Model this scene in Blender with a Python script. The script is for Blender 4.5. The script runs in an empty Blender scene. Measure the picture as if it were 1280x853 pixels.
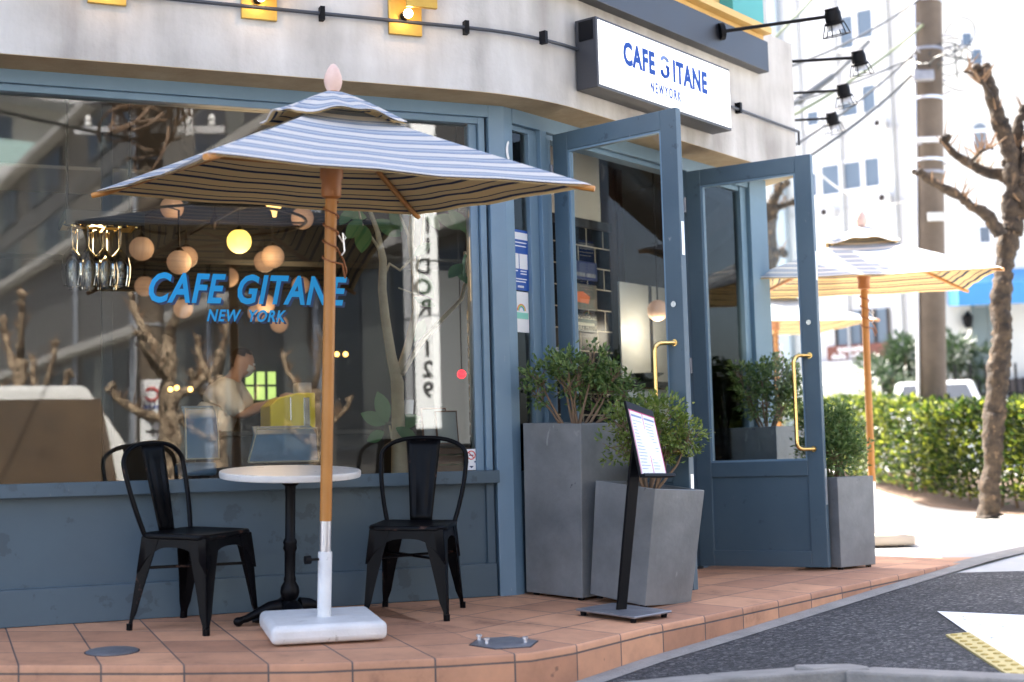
import bpy, math, random
from mathutils import Vector, Matrix, noise
random.seed(7)
R = math.radians
SC = bpy.context.scene
COL = SC.collection
PI = math.pi

# ------------------------------------------------------------------ camera
F_PX = 1778.0; PITCH = R(4.93); ROLL = R(-1.56); EYE = Vector((0, 0, .70))
_F = Vector((0, math.cos(PITCH), math.sin(PITCH))); _U0 = Vector((0, -math.sin(PITCH), math.cos(PITCH)))
_R = Vector((math.cos(ROLL), 0, 0)) + _U0 * math.sin(ROLL)
_U = Vector((-math.sin(ROLL), 0, 0)) + _U0 * math.cos(ROLL)
cam_d = bpy.data.cameras.new('camera'); cam = bpy.data.objects.new('camera', cam_d); COL.objects.link(cam)
cam.matrix_world = Matrix(((_R.x, _U.x, -_F.x, EYE.x), (_R.y, _U.y, -_F.y, EYE.y), (_R.z, _U.z, -_F.z, EYE.z), (0, 0, 0, 1)))
cam_d.sensor_width = 36; cam_d.lens = F_PX * 36 / 1280; cam_d.clip_start = .05; cam_d.clip_end = 600
cam_d.dof.use_dof = True; cam_d.dof.focus_distance = 7.35; cam_d.dof.aperture_fstop = 1.6
SC.camera = cam

# ------------------------------------------------------------------ sky, sun, exposure
SUN_AZ = R(-35); SUN_EL = R(50)                     # azimuth from +Y towards +X
w = bpy.data.worlds.new('World'); SC.world = w; w.use_nodes = True
nt = w.node_tree; bg = nt.nodes['Background']
sky = nt.nodes.new('ShaderNodeTexSky'); sky.sky_type = 'NISHITA'; sky.sun_disc = False
sky.sun_elevation = SUN_EL; sky.sun_rotation = SUN_AZ; sky.dust_density = 5; sky.air_density = .8
nt.links.new(sky.outputs[0], bg.inputs[0]); bg.inputs[1].default_value = .15
sd = bpy.data.lights.new('sun', 'SUN'); sd.energy = 4.2; sd.angle = R(.5); sd.color = (1, .95, .87)
sun = bpy.data.objects.new('sun', sd); COL.objects.link(sun)
_sdir = Vector((math.sin(SUN_AZ) * math.cos(SUN_EL), math.cos(SUN_AZ) * math.cos(SUN_EL), math.sin(SUN_EL)))
sun.rotation_euler = (_sdir).to_track_quat('Z', 'Y').to_euler()
SC.view_settings.view_transform = 'Standard'; SC.view_settings.look = 'None'; SC.view_settings.gamma = 1
SC.view_settings.exposure = 2.7
SC.render.engine = 'CYCLES'; SC.cycles.use_denoising = True
SC.cycles.max_bounces = 8; SC.cycles.transparent_max_bounces = 16; SC.cycles.sample_clamp_indirect = 6
SC.cycles.caustics_reflective = False; SC.cycles.caustics_refractive = False

# ------------------------------------------------------------------ frames of reference
def ray(x, y): return _F + _R * ((x - 640) / F_PX) - _U * ((y - 426.5) / F_PX)
def atY(x, y, Y):                                   # a measured picture point at a chosen distance
    r = ray(x, y); return EYE + r * (Y / r.y)
def frame(o, xdir):                                 # x along the wall, y into the building, z up
    x = Vector((xdir[0], xdir[1], 0)).normalized(); z = Vector((0, 0, 1)); y = z.cross(x)
    return Matrix(((x.x, y.x, 0, o[0]), (x.y, y.y, 0, o[1]), (0, 0, 1, o[2] if len(o) > 2 else 0), (0, 0, 0, 1)))
aA, aB = R(67.61), R(38.17)
dA = Vector((math.sin(aA), math.cos(aA), 0)); nA = Vector((math.cos(aA), -math.sin(aA), 0))
dB = Vector((math.sin(aB), math.cos(aB), 0)); nB = Vector((math.cos(aB), -math.sin(aB), 0))
PCA = Vector((-.098, 7.677, 0)); PCB = Vector((.015, 7.737, 0))
FA = frame(PCA, dA); FB = frame(PCB, dB)
aC = R(-25); PCC = PCB + dB * 2.97; FC = frame(PCC, (math.sin(aC), math.cos(aC)))
SL = .05
def nout(p): return (Vector((p[0], p[1], 0)) - PCA).dot(nA)
def terr(x, y): return -SL * max(nout((x, y)), 0)
def road_z(x, y):
    t = x * dB.x + y * dB.y
    if t < 9.05: return -.24 + .059 * (t - 4.98) if t > -12 else -1.24
    if t < 14: return .02 * (t - 9.05)
    if t < 18: return .10 + .08 * (t - 14)
    return .42 + .004 * (t - 18)
def onterr(x, y, yaw=0, dz=0, tilt=True):
    """matrix standing on the terrace; yaw turns local +y away from world +y"""
    Mz = Matrix.Rotation(yaw, 4, 'Z')
    if tilt and nout((x, y)) > 0:
        up = Vector((nA.x * SL, nA.y * SL, 1)).normalized()
        q = Vector((0, 0, 1)).rotation_difference(up).to_matrix().to_4x4()
    else: q = Matrix.Identity(4)
    return Matrix.Translation((x, y, terr(x, y) + dz)) @ q @ Mz

# ------------------------------------------------------------------ materials
MATS = {}
def mat(name, col, rough=.6, metal=0, spec=None, noise=None, bump=None, emit=None, trans=0, coat=0):
    """noise=(scale, colour2, amount[, detail]) ; bump=(scale, strength)"""
    if name in MATS: return MATS[name]
    m = bpy.data.materials.new(name); m.use_nodes = True; n = m.node_tree.nodes; L = m.node_tree.links
    b = n['Principled BSDF']; b.inputs['Base Color'].default_value = (*col, 1); b.inputs['Roughness'].default_value = rough
    b.inputs['Metallic'].default_value = metal
    if spec is not None: b.inputs['Specular IOR Level'].default_value = spec
    if coat: b.inputs['Coat Weight'].default_value = coat
    tc = n.new('ShaderNodeTexCoord')
    if noise:
        sc, c2, amt = noise[:3]
        t = n.new('ShaderNodeTexNoise'); t.inputs['Scale'].default_value = sc; t.inputs['Detail'].default_value = noise[3] if len(noise) > 3 else 6
        t.inputs['Roughness'].default_value = .65
        L.new(tc.outputs['Object'], t.inputs['Vector'])
        r = n.new('ShaderNodeValToRGB'); r.color_ramp.elements[0].position = .5 - .35 * amt; r.color_ramp.elements[1].position = .5 + .35 * amt if amt < .9 else .75
        r.color_ramp.elements[0].color = (*col, 1); r.color_ramp.elements[1].color = (*c2, 1)
        L.new(t.outputs['Fac'], r.inputs['Fac']); L.new(r.outputs['Color'], b.inputs['Base Color'])
        mr = n.new('ShaderNodeMapRange'); mr.inputs['To Min'].default_value = max(.05, rough - .12); mr.inputs['To Max'].default_value = min(1, rough + .12)
        L.new(t.outputs['Fac'], mr.inputs['Value']); L.new(mr.outputs[0], b.inputs['Roughness'])
    if bump:
        t2 = n.new('ShaderNodeTexNoise'); t2.inputs['Scale'].default_value = bump[0]; t2.inputs['Detail'].default_value = 5
        L.new(tc.outputs['Object'], t2.inputs['Vector'])
        bp = n.new('ShaderNodeBump'); bp.inputs['Strength'].default_value = bump[1]; bp.inputs['Distance'].default_value = .01
        L.new(t2.outputs['Fac'], bp.inputs['Height']); L.new(bp.outputs[0], b.inputs['Normal'])
    if emit:
        b.inputs['Emission Color'].default_value = (*emit[0], 1); b.inputs['Emission Strength'].default_value = emit[1]
    if trans:
        tr = n.new('ShaderNodeBsdfTranslucent'); mx = n.new('ShaderNodeMixShader'); mx.inputs[0].default_value = trans
        src = b.inputs['Base Color'].links[0].from_socket if b.inputs['Base Color'].links else None
        if src: L.new(src, tr.inputs['Color'])
        else: tr.inputs['Color'].default_value = (*col, 1)
        L.new(b.outputs[0], mx.inputs[1]); L.new(tr.outputs[0], mx.inputs[2]); L.new(mx.outputs[0], n['Material Output'].inputs[0])
    MATS[name] = m; return m

def wear(m, col, scale=30, thr=.66, amt=1.0, stretch=(1, 1, 1)):
    """scuffs and chips of another colour with a shape of their own"""
    n = m.node_tree.nodes; L = m.node_tree.links; b = [k for k in n if k.type == 'BSDF_PRINCIPLED'][0]; tc = [k for k in n if k.type == 'TEX_COORD'][0]
    mp = n.new('ShaderNodeMapping'); mp.inputs['Scale'].default_value = stretch; L.new(tc.outputs['Object'], mp.inputs[0])
    t = n.new('ShaderNodeTexNoise'); t.inputs['Scale'].default_value = scale; t.inputs['Detail'].default_value = 10; t.inputs['Roughness'].default_value = .6; L.new(mp.outputs[0], t.inputs['Vector'])
    mr = n.new('ShaderNodeMapRange'); mr.inputs['From Min'].default_value = thr; mr.inputs['From Max'].default_value = thr + .03; mr.inputs['To Max'].default_value = amt; L.new(t.outputs['Fac'], mr.inputs['Value'])
    mx = n.new('ShaderNodeMix'); mx.data_type = 'RGBA'; mx.inputs[7].default_value = (*col, 1); L.new(mr.outputs[0], mx.inputs[0])
    if b.inputs['Base Color'].links: L.new(b.inputs['Base Color'].links[0].from_socket, mx.inputs[6])
    else: mx.inputs[6].default_value = b.inputs['Base Color'].default_value
    L.new(mx.outputs[2], b.inputs['Base Color']); return m

def glass_mat(name, tint=(.93, .96, .95), ior=1.6, boost=1.0):
    if name in MATS: return MATS[name]
    m = bpy.data.materials.new(name); m.use_nodes = True; n = m.node_tree.nodes; L = m.node_tree.links
    n.remove(n['Principled BSDF'])
    t = n.new('ShaderNodeBsdfTransparent'); t.inputs[0].default_value = (*tint, 1)
    g = n.new('ShaderNodeBsdfGlossy'); g.inputs['Roughness'].default_value = 0
    f = n.new('ShaderNodeFresnel'); f.inputs[0].default_value = ior
    mu = n.new('ShaderNodeMath'); mu.operation = 'MULTIPLY'; mu.inputs[1].default_value = boost; mu.use_clamp = True
    x = n.new('ShaderNodeMixShader'); L.new(f.outputs[0], mu.inputs[0]); L.new(mu.outputs[0], x.inputs[0])
    L.new(t.outputs[0], x.inputs[1]); L.new(g.outputs[0], x.inputs[2]); L.new(x.outputs[0], n['Material Output'].inputs[0])
    MATS[name] = m; return m

def nodes_of(name, col=(.5, .5, .5), rough=.6):
    m = mat(name, col, rough); n = m.node_tree.nodes
    return m, n, m.node_tree.links, n['Principled BSDF'], [k for k in n if k.type == 'TEX_COORD'][0]
def math_n(n, L, op, a, b=None, c=None):
    k = n.new('ShaderNodeMath'); k.operation = op
    for i, v in enumerate((a, b, c)):
        if v is None: continue
        if isinstance(v, (int, float)): k.inputs[i].default_value = v
        else: L.new(v, k.inputs[i])
    return k.outputs[0]
def ramp(n, L, fac, stops, interp='LINEAR'):
    r = n.new('ShaderNodeValToRGB'); cr = r.color_ramp; cr.interpolation = interp
    while len(cr.elements) < len(stops): cr.elements.new(.5)
    for e, (p, c) in zip(cr.elements, stops): e.position = p; e.color = (*c, 1)
    L.new(fac, r.inputs['Fac']); return r.outputs['Color']

BLUE = mat('frame_blue_paint', (.160, .250, .330), .42, noise=(3, (.130, .212, .285), .8, 8), bump=(60, .03))
BLUE_D = mat('door_blue_paint', (.054, .092, .124), .38, noise=(2.5, (.074, .118, .152), .8, 9), bump=(45, .04))
BLUE_P = mat('apron_blue_paint', (.042, .074, .102), .5, noise=(1.6, (.062, .102, .132), .9, 8), bump=(30, .05))
DARKJ = mat('dark_joint', (.015, .02, .03), .7)
BLACK = mat('black_metal', (.003, .003, .004), .4, spec=.12)
BLACKM = mat('matt_black_metal', (.004, .004, .005), .5, spec=.15)
WHITEP = mat('white_plastic', (.80, .80, .79), .5, noise=(6, (.58, .57, .55), .9, 10), bump=(90, .12))
MARBLE = mat('white_table_top', (.72, .70, .66), .3, noise=(5, (.62, .60, .56), .8))
TEAK = mat('teak_pole', (.50, .22, .045), .42, noise=(4, (.40, .16, .03), .9))
TEAK_D = mat('teak_dark', (.36, .13, .03), .45)
FINIAL = mat('weathered_finial_wood', (.62, .40, .33), .6, noise=(25, (.70, .52, .44), .8))
ALU = mat('brushed_aluminium', (.72, .72, .74), .35, metal=.9)
STEEL = mat('scuffed_steel', (.35, .35, .37), .45, metal=.7, noise=(12, (.22, .22, .24), .9))
BRASS = mat('polished_brass', (.80, .56, .22), .18, metal=1)
BRASSP = mat('aged_brass_plate', (.62, .42, .09), .42, metal=.55, noise=(9, (.50, .30, .06), .9))
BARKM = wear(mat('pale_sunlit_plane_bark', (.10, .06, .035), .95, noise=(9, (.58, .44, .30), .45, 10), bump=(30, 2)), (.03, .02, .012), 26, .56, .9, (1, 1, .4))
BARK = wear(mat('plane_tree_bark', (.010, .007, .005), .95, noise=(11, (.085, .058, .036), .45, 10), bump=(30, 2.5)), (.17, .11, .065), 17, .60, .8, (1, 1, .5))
BARK2 = mat('pale_indoor_bark', (.66, .53, .36), .9, noise=(14, (.46, .35, .23), .8), bump=(30, .6))
TWIG = mat('shrub_twig', (.20, .13, .08), .9)
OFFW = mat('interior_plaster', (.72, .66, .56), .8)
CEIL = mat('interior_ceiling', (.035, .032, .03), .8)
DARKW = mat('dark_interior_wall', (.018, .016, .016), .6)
WOODD = mat('dark_brown_wood', (.045, .020, .013), .45, noise=(6, (.03, .012, .008), .8))
GLASS = glass_mat('window_glass', (.90, .93, .92), 1.52, 1.45)
GLASSD = glass_mat('door_glass', (.94, .96, .95), 1.38)
WINEG = glass_mat('wine_glass', (.86, .86, .86), 1.6, 1.6)

wear(BLUE_D, (.20, .22, .24), 22, .69, .8, (1, 1, .5)); wear(BLUE_D, (.02, .035, .05), 9, .64, .5); wear(BLUE_P, (.16, .17, .17), 18, .70, .7, (1, 1, .3)); wear(BLUE_P, (.022, .038, .05), 5, .60, .5)
wear(BLUE, (.32, .36, .40), 25, .70, .7, (1, 1, .4)); wear(WHITEP, (.30, .28, .25), 14, .64, .6)
def m_concrete():
    m, n, L, b, tc = nodes_of('board_formed_concrete', (.5, .5, .49), .85)
    mp = n.new('ShaderNodeMapping'); mp.inputs['Scale'].default_value = (4, 4, .8); L.new(tc.outputs['Object'], mp.inputs[0])
    t = n.new('ShaderNodeTexNoise'); t.inputs['Scale'].default_value = 1.5; t.inputs['Detail'].default_value = 8; L.new(mp.outputs[0], t.inputs['Vector'])
    t2 = n.new('ShaderNodeTexNoise'); t2.inputs['Scale'].default_value = 2.2; t2.inputs['Detail'].default_value = 7; L.new(tc.outputs['Object'], t2.inputs['Vector'])
    c = ramp(n, L, math_n(n, L, 'ADD', math_n(n, L, 'MULTIPLY', t.outputs['Fac'], .5), math_n(n, L, 'MULTIPLY', t2.outputs['Fac'], .5)),
             [(.34, (.30, .278, .25)), (.5, (.455, .43, .395)), (.64, (.57, .55, .515))])
    L.new(c, b.inputs['Base Color'])
    t3 = n.new('ShaderNodeTexNoise'); t3.inputs['Scale'].default_value = 40; L.new(tc.outputs['Object'], t3.inputs['Vector'])
    bp = n.new('ShaderNodeBump'); bp.inputs['Strength'].default_value = .35; bp.inputs['Distance'].default_value = .008
    L.new(t3.outputs['Fac'], bp.inputs['Height']); L.new(bp.outputs[0], b.inputs['Normal']); return m
CONC = m_concrete()
SOFFIT = mat('stained_concrete_soffit', (.50, .38, .23), .9, noise=(5, (.34, .24, .13), .9), bump=(30, .4))

def m_tile():
    m, n, L, b, tc = nodes_of('terracotta_paving', (.45, .2, .12), .75)
    br = n.new('ShaderNodeTexBrick'); br.offset = 0; br.inputs['Scale'].default_value = 1
    br.inputs['Brick Width'].default_value = .335; br.inputs['Row Height'].default_value = .30; br.inputs['Mortar Size'].default_value = .0045
    br.inputs['Mortar Smooth'].default_value = .3; br.inputs['Bias'].default_value = 0
    br.inputs['Color1'].default_value = (.66, .335, .185, 1); br.inputs['Color2'].default_value = (.43, .21, .12, 1); br.inputs['Mortar'].default_value = (.12, .09, .08, 1)
    L.new(tc.outputs['UV'], br.inputs['Vector'])
    t = n.new('ShaderNodeTexNoise'); t.inputs['Scale'].default_value = 3.5; t.inputs['Detail'].default_value = 8; t.inputs['Roughness'].default_value = .7; L.new(tc.outputs['Object'], t.inputs['Vector'])
    mx = n.new('ShaderNodeMix'); mx.data_type = 'RGBA'; mx.blend_type = 'MULTIPLY'; mx.inputs[0].default_value = 1
    c = ramp(n, L, t.outputs['Fac'], [(.28, (.50, .48, .50)), (.42, (.86, .86, .86)), (.55, (1, 1, 1)), (.72, (1.15, 1.12, 1.08))])
    L.new(br.outputs['Color'], mx.inputs[6]); L.new(c, mx.inputs[7]); L.new(mx.outputs[2], b.inputs['Base Color'])
    h = math_n(n, L, 'SUBTRACT', math_n(n, L, 'MULTIPLY', t.outputs['Fac'], .25), br.outputs['Fac'])
    bp = n.new('ShaderNodeBump'); bp.inputs['Strength'].default_value = .5; bp.inputs['Distance'].default_value = .004
    L.new(h, bp.inputs['Height']); L.new(bp.outputs[0], b.inputs['Normal']); return m
TILE = m_tile(); wear(TILE, (.10, .06, .05), 7, .665, .6); wear(TILE, (.55, .45, .38), 26, .70, .6)
def m_asphalt():
    m, n, L, b, tc = nodes_of('coarse_asphalt', (.05, .05, .052), .85)
    v = n.new('ShaderNodeTexVoronoi'); v.inputs['Scale'].default_value = 75; L.new(tc.outputs['Object'], v.inputs['Vector'])
    t = n.new('ShaderNodeTexNoise'); t.inputs['Scale'].default_value = 1.2; t.inputs['Detail'].default_value = 6; L.new(tc.outputs['Object'], t.inputs['Vector'])
    sp = n.new('ShaderNodeSeparateColor'); L.new(v.outputs['Color'], sp.inputs[0])
    c = ramp(n, L, sp.outputs[0], [(.0, (.010, .010, .012)), (.5, (.028, .028, .030)), (.85, (.070, .069, .070)), (1, (.16, .155, .15))])
    mx = n.new('ShaderNodeMix'); mx.data_type = 'RGBA'; mx.blend_type = 'MULTIPLY'; mx.inputs[0].default_value = 1
    L.new(c, mx.inputs[6]); L.new(ramp(n, L, t.outputs['Fac'], [(.3, (.6, .6, .62)), (.5, (1, 1, 1)), (.7, (1.3, 1.3, 1.28))]), mx.inputs[7]); L.new(mx.outputs[2], b.inputs['Base Color'])
    bp = n.new('ShaderNodeBump'); bp.inputs['Strength'].default_value = .9; bp.inputs['Distance'].default_value = .006; bp.invert = True
    L.new(v.outputs['Distance'], bp.inputs['Height']); L.new(bp.outputs[0], b.inputs['Normal']); return m
ASPH = m_asphalt()
KERB = mat('kerb_concrete', (.33, .31, .28), .9, noise=(7, (.20, .188, .17), .9, 10), bump=(70, .6))
PALEG = mat('pale_pavement', (.52, .51, .48), .9, noise=(3, (.45, .44, .41), .8), bump=(60, .3))
EARTH = mat('earth_and_litter', (.20, .13, .08), .95, noise=(20, (.10, .06, .04), .9), bump=(40, 1))
PLANTER = wear(wear(mat('grey_fibre_planter', (.085, .092, .095), .42, noise=(3.2, (.235, .24, .24), .95, 10), bump=(40, .12)), (.30, .30, .29), 12, .67, .6, (1, 1, .4)), (.04, .045, .05), 16, .68, .7)

def m_cloth(name, cols, rough=.9, trans=.3):
    """stripes that run parallel to each panel's rim"""
    m, n, L, b, tc = nodes_of(name, (.5, .5, .5), rough)
    s = n.new('ShaderNodeSeparateXYZ'); L.new(tc.outputs['UV'], s.inputs[0])
    fr = math_n(n, L, 'FRACT', math_n(n, L, 'MULTIPLY', s.outputs['Y'], 1 / .098))
    c = ramp(n, L, fr, cols, 'CONSTANT')
    L.new(c, b.inputs['Base Color'])
    tr = n.new('ShaderNodeBsdfTranslucent'); L.new(c, tr.inputs[0]); mx = n.new('ShaderNodeMixShader'); mx.inputs[0].default_value = trans
    L.new(b.outputs[0], mx.inputs[1]); L.new(tr.outputs[0], mx.inputs[2]); L.new(mx.outputs[0], n['Material Output'].inputs[0])
    t = n.new('ShaderNodeTexNoise'); t.inputs['Scale'].default_value = 5; t.inputs['Detail'].default_value = 3; L.new(tc.outputs['Object'], t.inputs['Vector'])
    bp = n.new('ShaderNodeBump'); bp.inputs['Strength'].default_value = .6; bp.inputs['Distance'].default_value = .03
    L.new(t.outputs['Fac'], bp.inputs['Height']); L.new(bp.outputs[0], b.inputs['Normal']); return m
Wc, Bc, Dc, Lc = (.72, .69, .64), (.36, .42, .50), (.13, .18, .29), (.55, .57, .59)
CLOTH = m_cloth('striped_canopy_cloth', [(0, Wc), (.30, Dc), (.37, Bc), (.58, Lc), (.70, Dc), (.77, Bc), (.84, Wc)])
Tc, Nc = (.62, .44, .21), (.03, .035, .06)
LINING = m_cloth('striped_canopy_underside', [(0, Tc), (.24, Nc), (.42, Tc), (.70, Nc), (.78, Tc)], trans=.4)

def m_leaf(name, c1, c2, c3, trans=.35, scale=14):
    m = mat(name, c1, .45); n = m.node_tree.nodes; L = m.node_tree.links; b = n['Principled BSDF']
    tc = [k for k in n if k.type == 'TEX_COORD'][0]
    t = n.new('ShaderNodeTexNoise'); t.inputs['Scale'].default_value = scale; t.inputs['Detail'].default_value = 3; L.new(tc.outputs['Object'], t.inputs['Vector'])
    g = n.new('ShaderNodeNewGeometry')
    v = math_n(n, L, 'ADD', math_n(n, L, 'MULTIPLY', t.outputs['Fac'], .6), math_n(n, L, 'MULTIPLY', g.outputs['Random Per Island'], .45))
    c = ramp(n, L, v, [(.3, c1), (.55, c2), (.8, c3)]); L.new(c, b.inputs['Base Color'])
    tr = n.new('ShaderNodeBsdfTranslucent'); L.new(c, tr.inputs[0]); mx = n.new('ShaderNodeMixShader'); mx.inputs[0].default_value = trans
    L.new(b.outputs[0], mx.inputs[1]); L.new(tr.outputs[0], mx.inputs[2]); L.new(mx.outputs[0], n['Material Output'].inputs[0]); return m
LEAF_S = m_leaf('shrub_leaves', (.05, .10, .025), (.13, .21, .055), (.25, .32, .11))
LEAF_Y = m_leaf('yellow_green_shrub_leaves', (.07, .12, .02), (.17, .24, .04), (.32, .34, .09))
LEAF_H = m_leaf('hedge_leaves', (.010, .026, .005), (.040, .078, .010), (.34, .37, .04), .38, 4)
LEAF_D = m_leaf('dark_evergreen_leaves', (.015, .035, .014), (.03, .06, .022), (.06, .10, .03), .2, 3)
LEAF_I = m_leaf('glossy_indoor_leaf', (.05, .13, .05), (.08, .19, .07), (.14, .26, .08), .3, 3)

# ------------------------------------------------------------------ objects
ROOTM = {}
def empty(name, M, label=None, cat=None, group=None, kind=None):
    o = bpy.data.objects.new(name, None); o.empty_display_size = .1; COL.objects.link(o); o.matrix_world = M; ROOTM[o.name] = M.copy()
    tag(o, label, cat, group, kind); return o
def tag(o, label=None, cat=None, group=None, kind=None):
    if label: o['label'] = label
    if cat: o['category'] = cat
    if group: o['group'] = group
    if kind: o['kind'] = kind
    return o
I4 = Matrix.Identity(4)
class MB:
    def __init__(s, xf=None): s.v = []; s.f = []; s.uv = None; s.xf = xf or I4
    def add(s, vs, fs, M=None):
        k = len(s.v); T = s.xf @ M if M is not None else s.xf
        s.v += [T @ Vector(p) for p in vs]; s.f += [tuple(k + i for i in f) for f in fs]; return s
    def box(s, x0, x1, y0, y1, z0, z1, M=None):
        return s.add([(x0, y0, z0), (x1, y0, z0), (x1, y1, z0), (x0, y1, z0), (x0, y0, z1), (x1, y0, z1), (x1, y1, z1), (x0, y1, z1)],
              [(0, 3, 2, 1), (4, 5, 6, 7), (0, 1, 5, 4), (1, 2, 6, 5), (2, 3, 7, 6), (3, 0, 4, 7)], M)
    def frustum(s, a, b, z0, z1, M=None, ca=(0, 0), cb=(0, 0)):
        def q(h, c, z): return [(c[0] - h[0], c[1] - h[1], z), (c[0] + h[0], c[1] - h[1], z), (c[0] + h[0], c[1] + h[1], z), (c[0] - h[0], c[1] + h[1], z)]
        return s.add(q(a, ca, z0) + q(b, cb, z1), [(0, 3, 2, 1), (4, 5, 6, 7), (0, 1, 5, 4), (1, 2, 6, 5), (2, 3, 7, 6), (3, 0, 4, 7)], M)
    def tube(s, pts, r, n=8, M=None, jit=0, caps=True):
        pts = [Vector(p) for p in pts]; m = len(pts); rr = r if isinstance(r, (list, tuple)) else [r] * m
        vs = []; fs = []; u = None
        for i, p in enumerate(pts):
            d = (pts[min(i + 1, m - 1)] - pts[max(i - 1, 0)])
            if d.length < 1e-9: d = Vector((0, 0, 1))
            d.normalize()
            if u is None: u = d.orthogonal().normalized()
            else:
                u = u - d * u.dot(d)
                u = u.normalized() if u.length > 1e-6 else d.orthogonal().normalized()
            w_ = d.cross(u)
            for k in range(n):
                a = 2 * PI * k / n; e_ = u * math.cos(a) + w_ * math.sin(a)
                q = rr[i] * (1 + (jit * 2.2 * noise.noise((p + e_ * rr[i]) * (.55 / max(rr[0], .03))) if jit else 0) + (jit * 1.2 * noise.noise((p + e_ * rr[i]) * (2.6 / max(rr[0], .03))) if jit else 0))
                vs.append(p + (u * math.cos(a) + w_ * math.sin(a)) * q)
        for i in range(m - 1):
            for k in range(n):
                a, b = i * n + k, i * n + (k + 1) % n; fs.append((a, b, b + n, a + n))
        if caps: fs.append(tuple(range(n - 1, -1, -1))); fs.append(tuple(range((m - 1) * n, m * n)))
        return s.add(vs, fs, M)
    def lathe(s, prof, n=24, M=None):
        vs = []; fs = []; m = len(prof)
        for r, z in prof:
            for k in range(n): a = 2 * PI * k / n; vs.append((r * math.cos(a), r * math.sin(a), z))
        for i in range(m - 1):
            for k in range(n): a, b = i * n + k, i * n + (k + 1) % n; fs.append((a, b, b + n, a + n))
        fs.append(tuple(range(n - 1, -1, -1))); fs.append(tuple(range((m - 1) * n, m * n)))
        return s.add(vs, fs, M)
    def sphere(s, c, r, n=20, sz=1, M=None):
        c = Vector(c); m = n // 2; prof = [(max(1e-4, math.sin(PI * i / m)) * r, -math.cos(PI * i / m) * r * sz) for i in range(m + 1)]
        return s.lathe(prof, n, (M or I4) @ Matrix.Translation(c))
    def prism(s, poly, z0, z1, M=None):
        n = len(poly); return s.add([(x, y, z0) for x, y in poly] + [(x, y, z1) for x, y in poly],
            [tuple(range(n - 1, -1, -1)), tuple(range(n, 2 * n))] + [(i, (i + 1) % n, n + (i + 1) % n, n + i) for i in range(n)], M)
    def leaf(s, p, d, up, l, w_):
        p = Vector(p); d = d.normalized(); sd_ = d.cross(up)
        if sd_.length < 1e-4: sd_ = d.orthogonal()
        sd_.normalize(); nn = sd_.cross(d) * l * .12
        s.add([p, p + d * l * .5 + sd_ * w_ - nn, p + d * l, p + d * l * .5 - sd_ * w_ - nn], [(0, 1, 2), (0, 2, 3)])
    def build(s, name, m, parent=None, smooth=None, bevel=0, seg=2, uv=None, kind=None):
        Mi = ROOTM[parent.name].inverted() if parent is not None else I4
        me = bpy.data.meshes.new(name); me.from_pydata([Mi @ p for p in s.v], [], s.f)
        if isinstance(m, (list, tuple)):
            for k in m: me.materials.append(k)
        else: me.materials.append(m)
        me.update()
        if uv: 
            ul = me.uv_layers.new(name='UVMap')
            for lp in me.loops: ul.data[lp.index].uv = uv[lp.vertex_index]
        if smooth is not None:
            for p in me.polygons: p.use_smooth = True
            me.set_sharp_from_angle(angle=R(smooth))
        o = bpy.data.objects.new(name, me); COL.objects.link(o)
        if parent is not None: o.parent = parent; ROOTM[o.name] = ROOTM[parent.name]
        else: ROOTM[o.name] = I4
        if bevel:
            b = o.modifiers.new('bevel', 'BEVEL'); b.width = bevel; b.segments = seg; b.limit_method = 'ANGLE'; b.angle_limit = R(40)
        if kind: o['kind'] = kind
        return o
def recentre(o, p):
    """put a top-level mesh's origin at p"""
    p = Vector(p); o.data.transform(Matrix.Translation(-p)); o.location = p; return o
def copy_tree(o, parent=None):
    c = o.copy(); COL.objects.link(c)
    if parent is not None: c.parent = parent; c.matrix_parent_inverse = o.matrix_parent_inverse
    for ch in o.children: copy_tree(ch, c)
    return c
def text(name, body, m, parent, M, size, sx=1, shear=0, off=0, ext=.002, align='LEFT', space=1, flip=False):
    cu = bpy.data.curves.new(name, 'FONT'); cu.body = body; cu.size = size; cu.shear = shear; cu.offset = off; cu.extrude = ext
    cu.align_x = align; cu.space_character = space; cu.resolution_u = 3
    t = bpy.data.objects.new(name, cu); COL.objects.link(t)
    bpy.context.view_layer.update()
    me = bpy.data.meshes.new_from_object(t.evaluated_get(bpy.context.evaluated_depsgraph_get()))
    bpy.data.objects.remove(t); bpy.data.curves.remove(cu)
    # text lies in local xy ; stand it up: x->x, y->z, z->-y
    S = Matrix(((sx, 0, 0, 0), (0, 0, -1, 0), (0, 1, 0, 0), (0, 0, 0, 1)))
    Mi = ROOTM[parent.name].inverted() if parent is not None else I4
    me.transform(Mi @ M @ S); me.materials.clear(); me.materials.append(m)
    me.name = name; o = bpy.data.objects.new(name, me); COL.objects.link(o)
    if parent is not None: o.parent = parent; ROOTM[o.name] = ROOTM[parent.name]
    return o
T = Matrix.Translation
def RX(a): return Matrix.Rotation(a, 4, 'X')
def RY(a): return Matrix.Rotation(a, 4, 'Y')
def RZ(a): return Matrix.Rotation(a, 4, 'Z')

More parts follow.
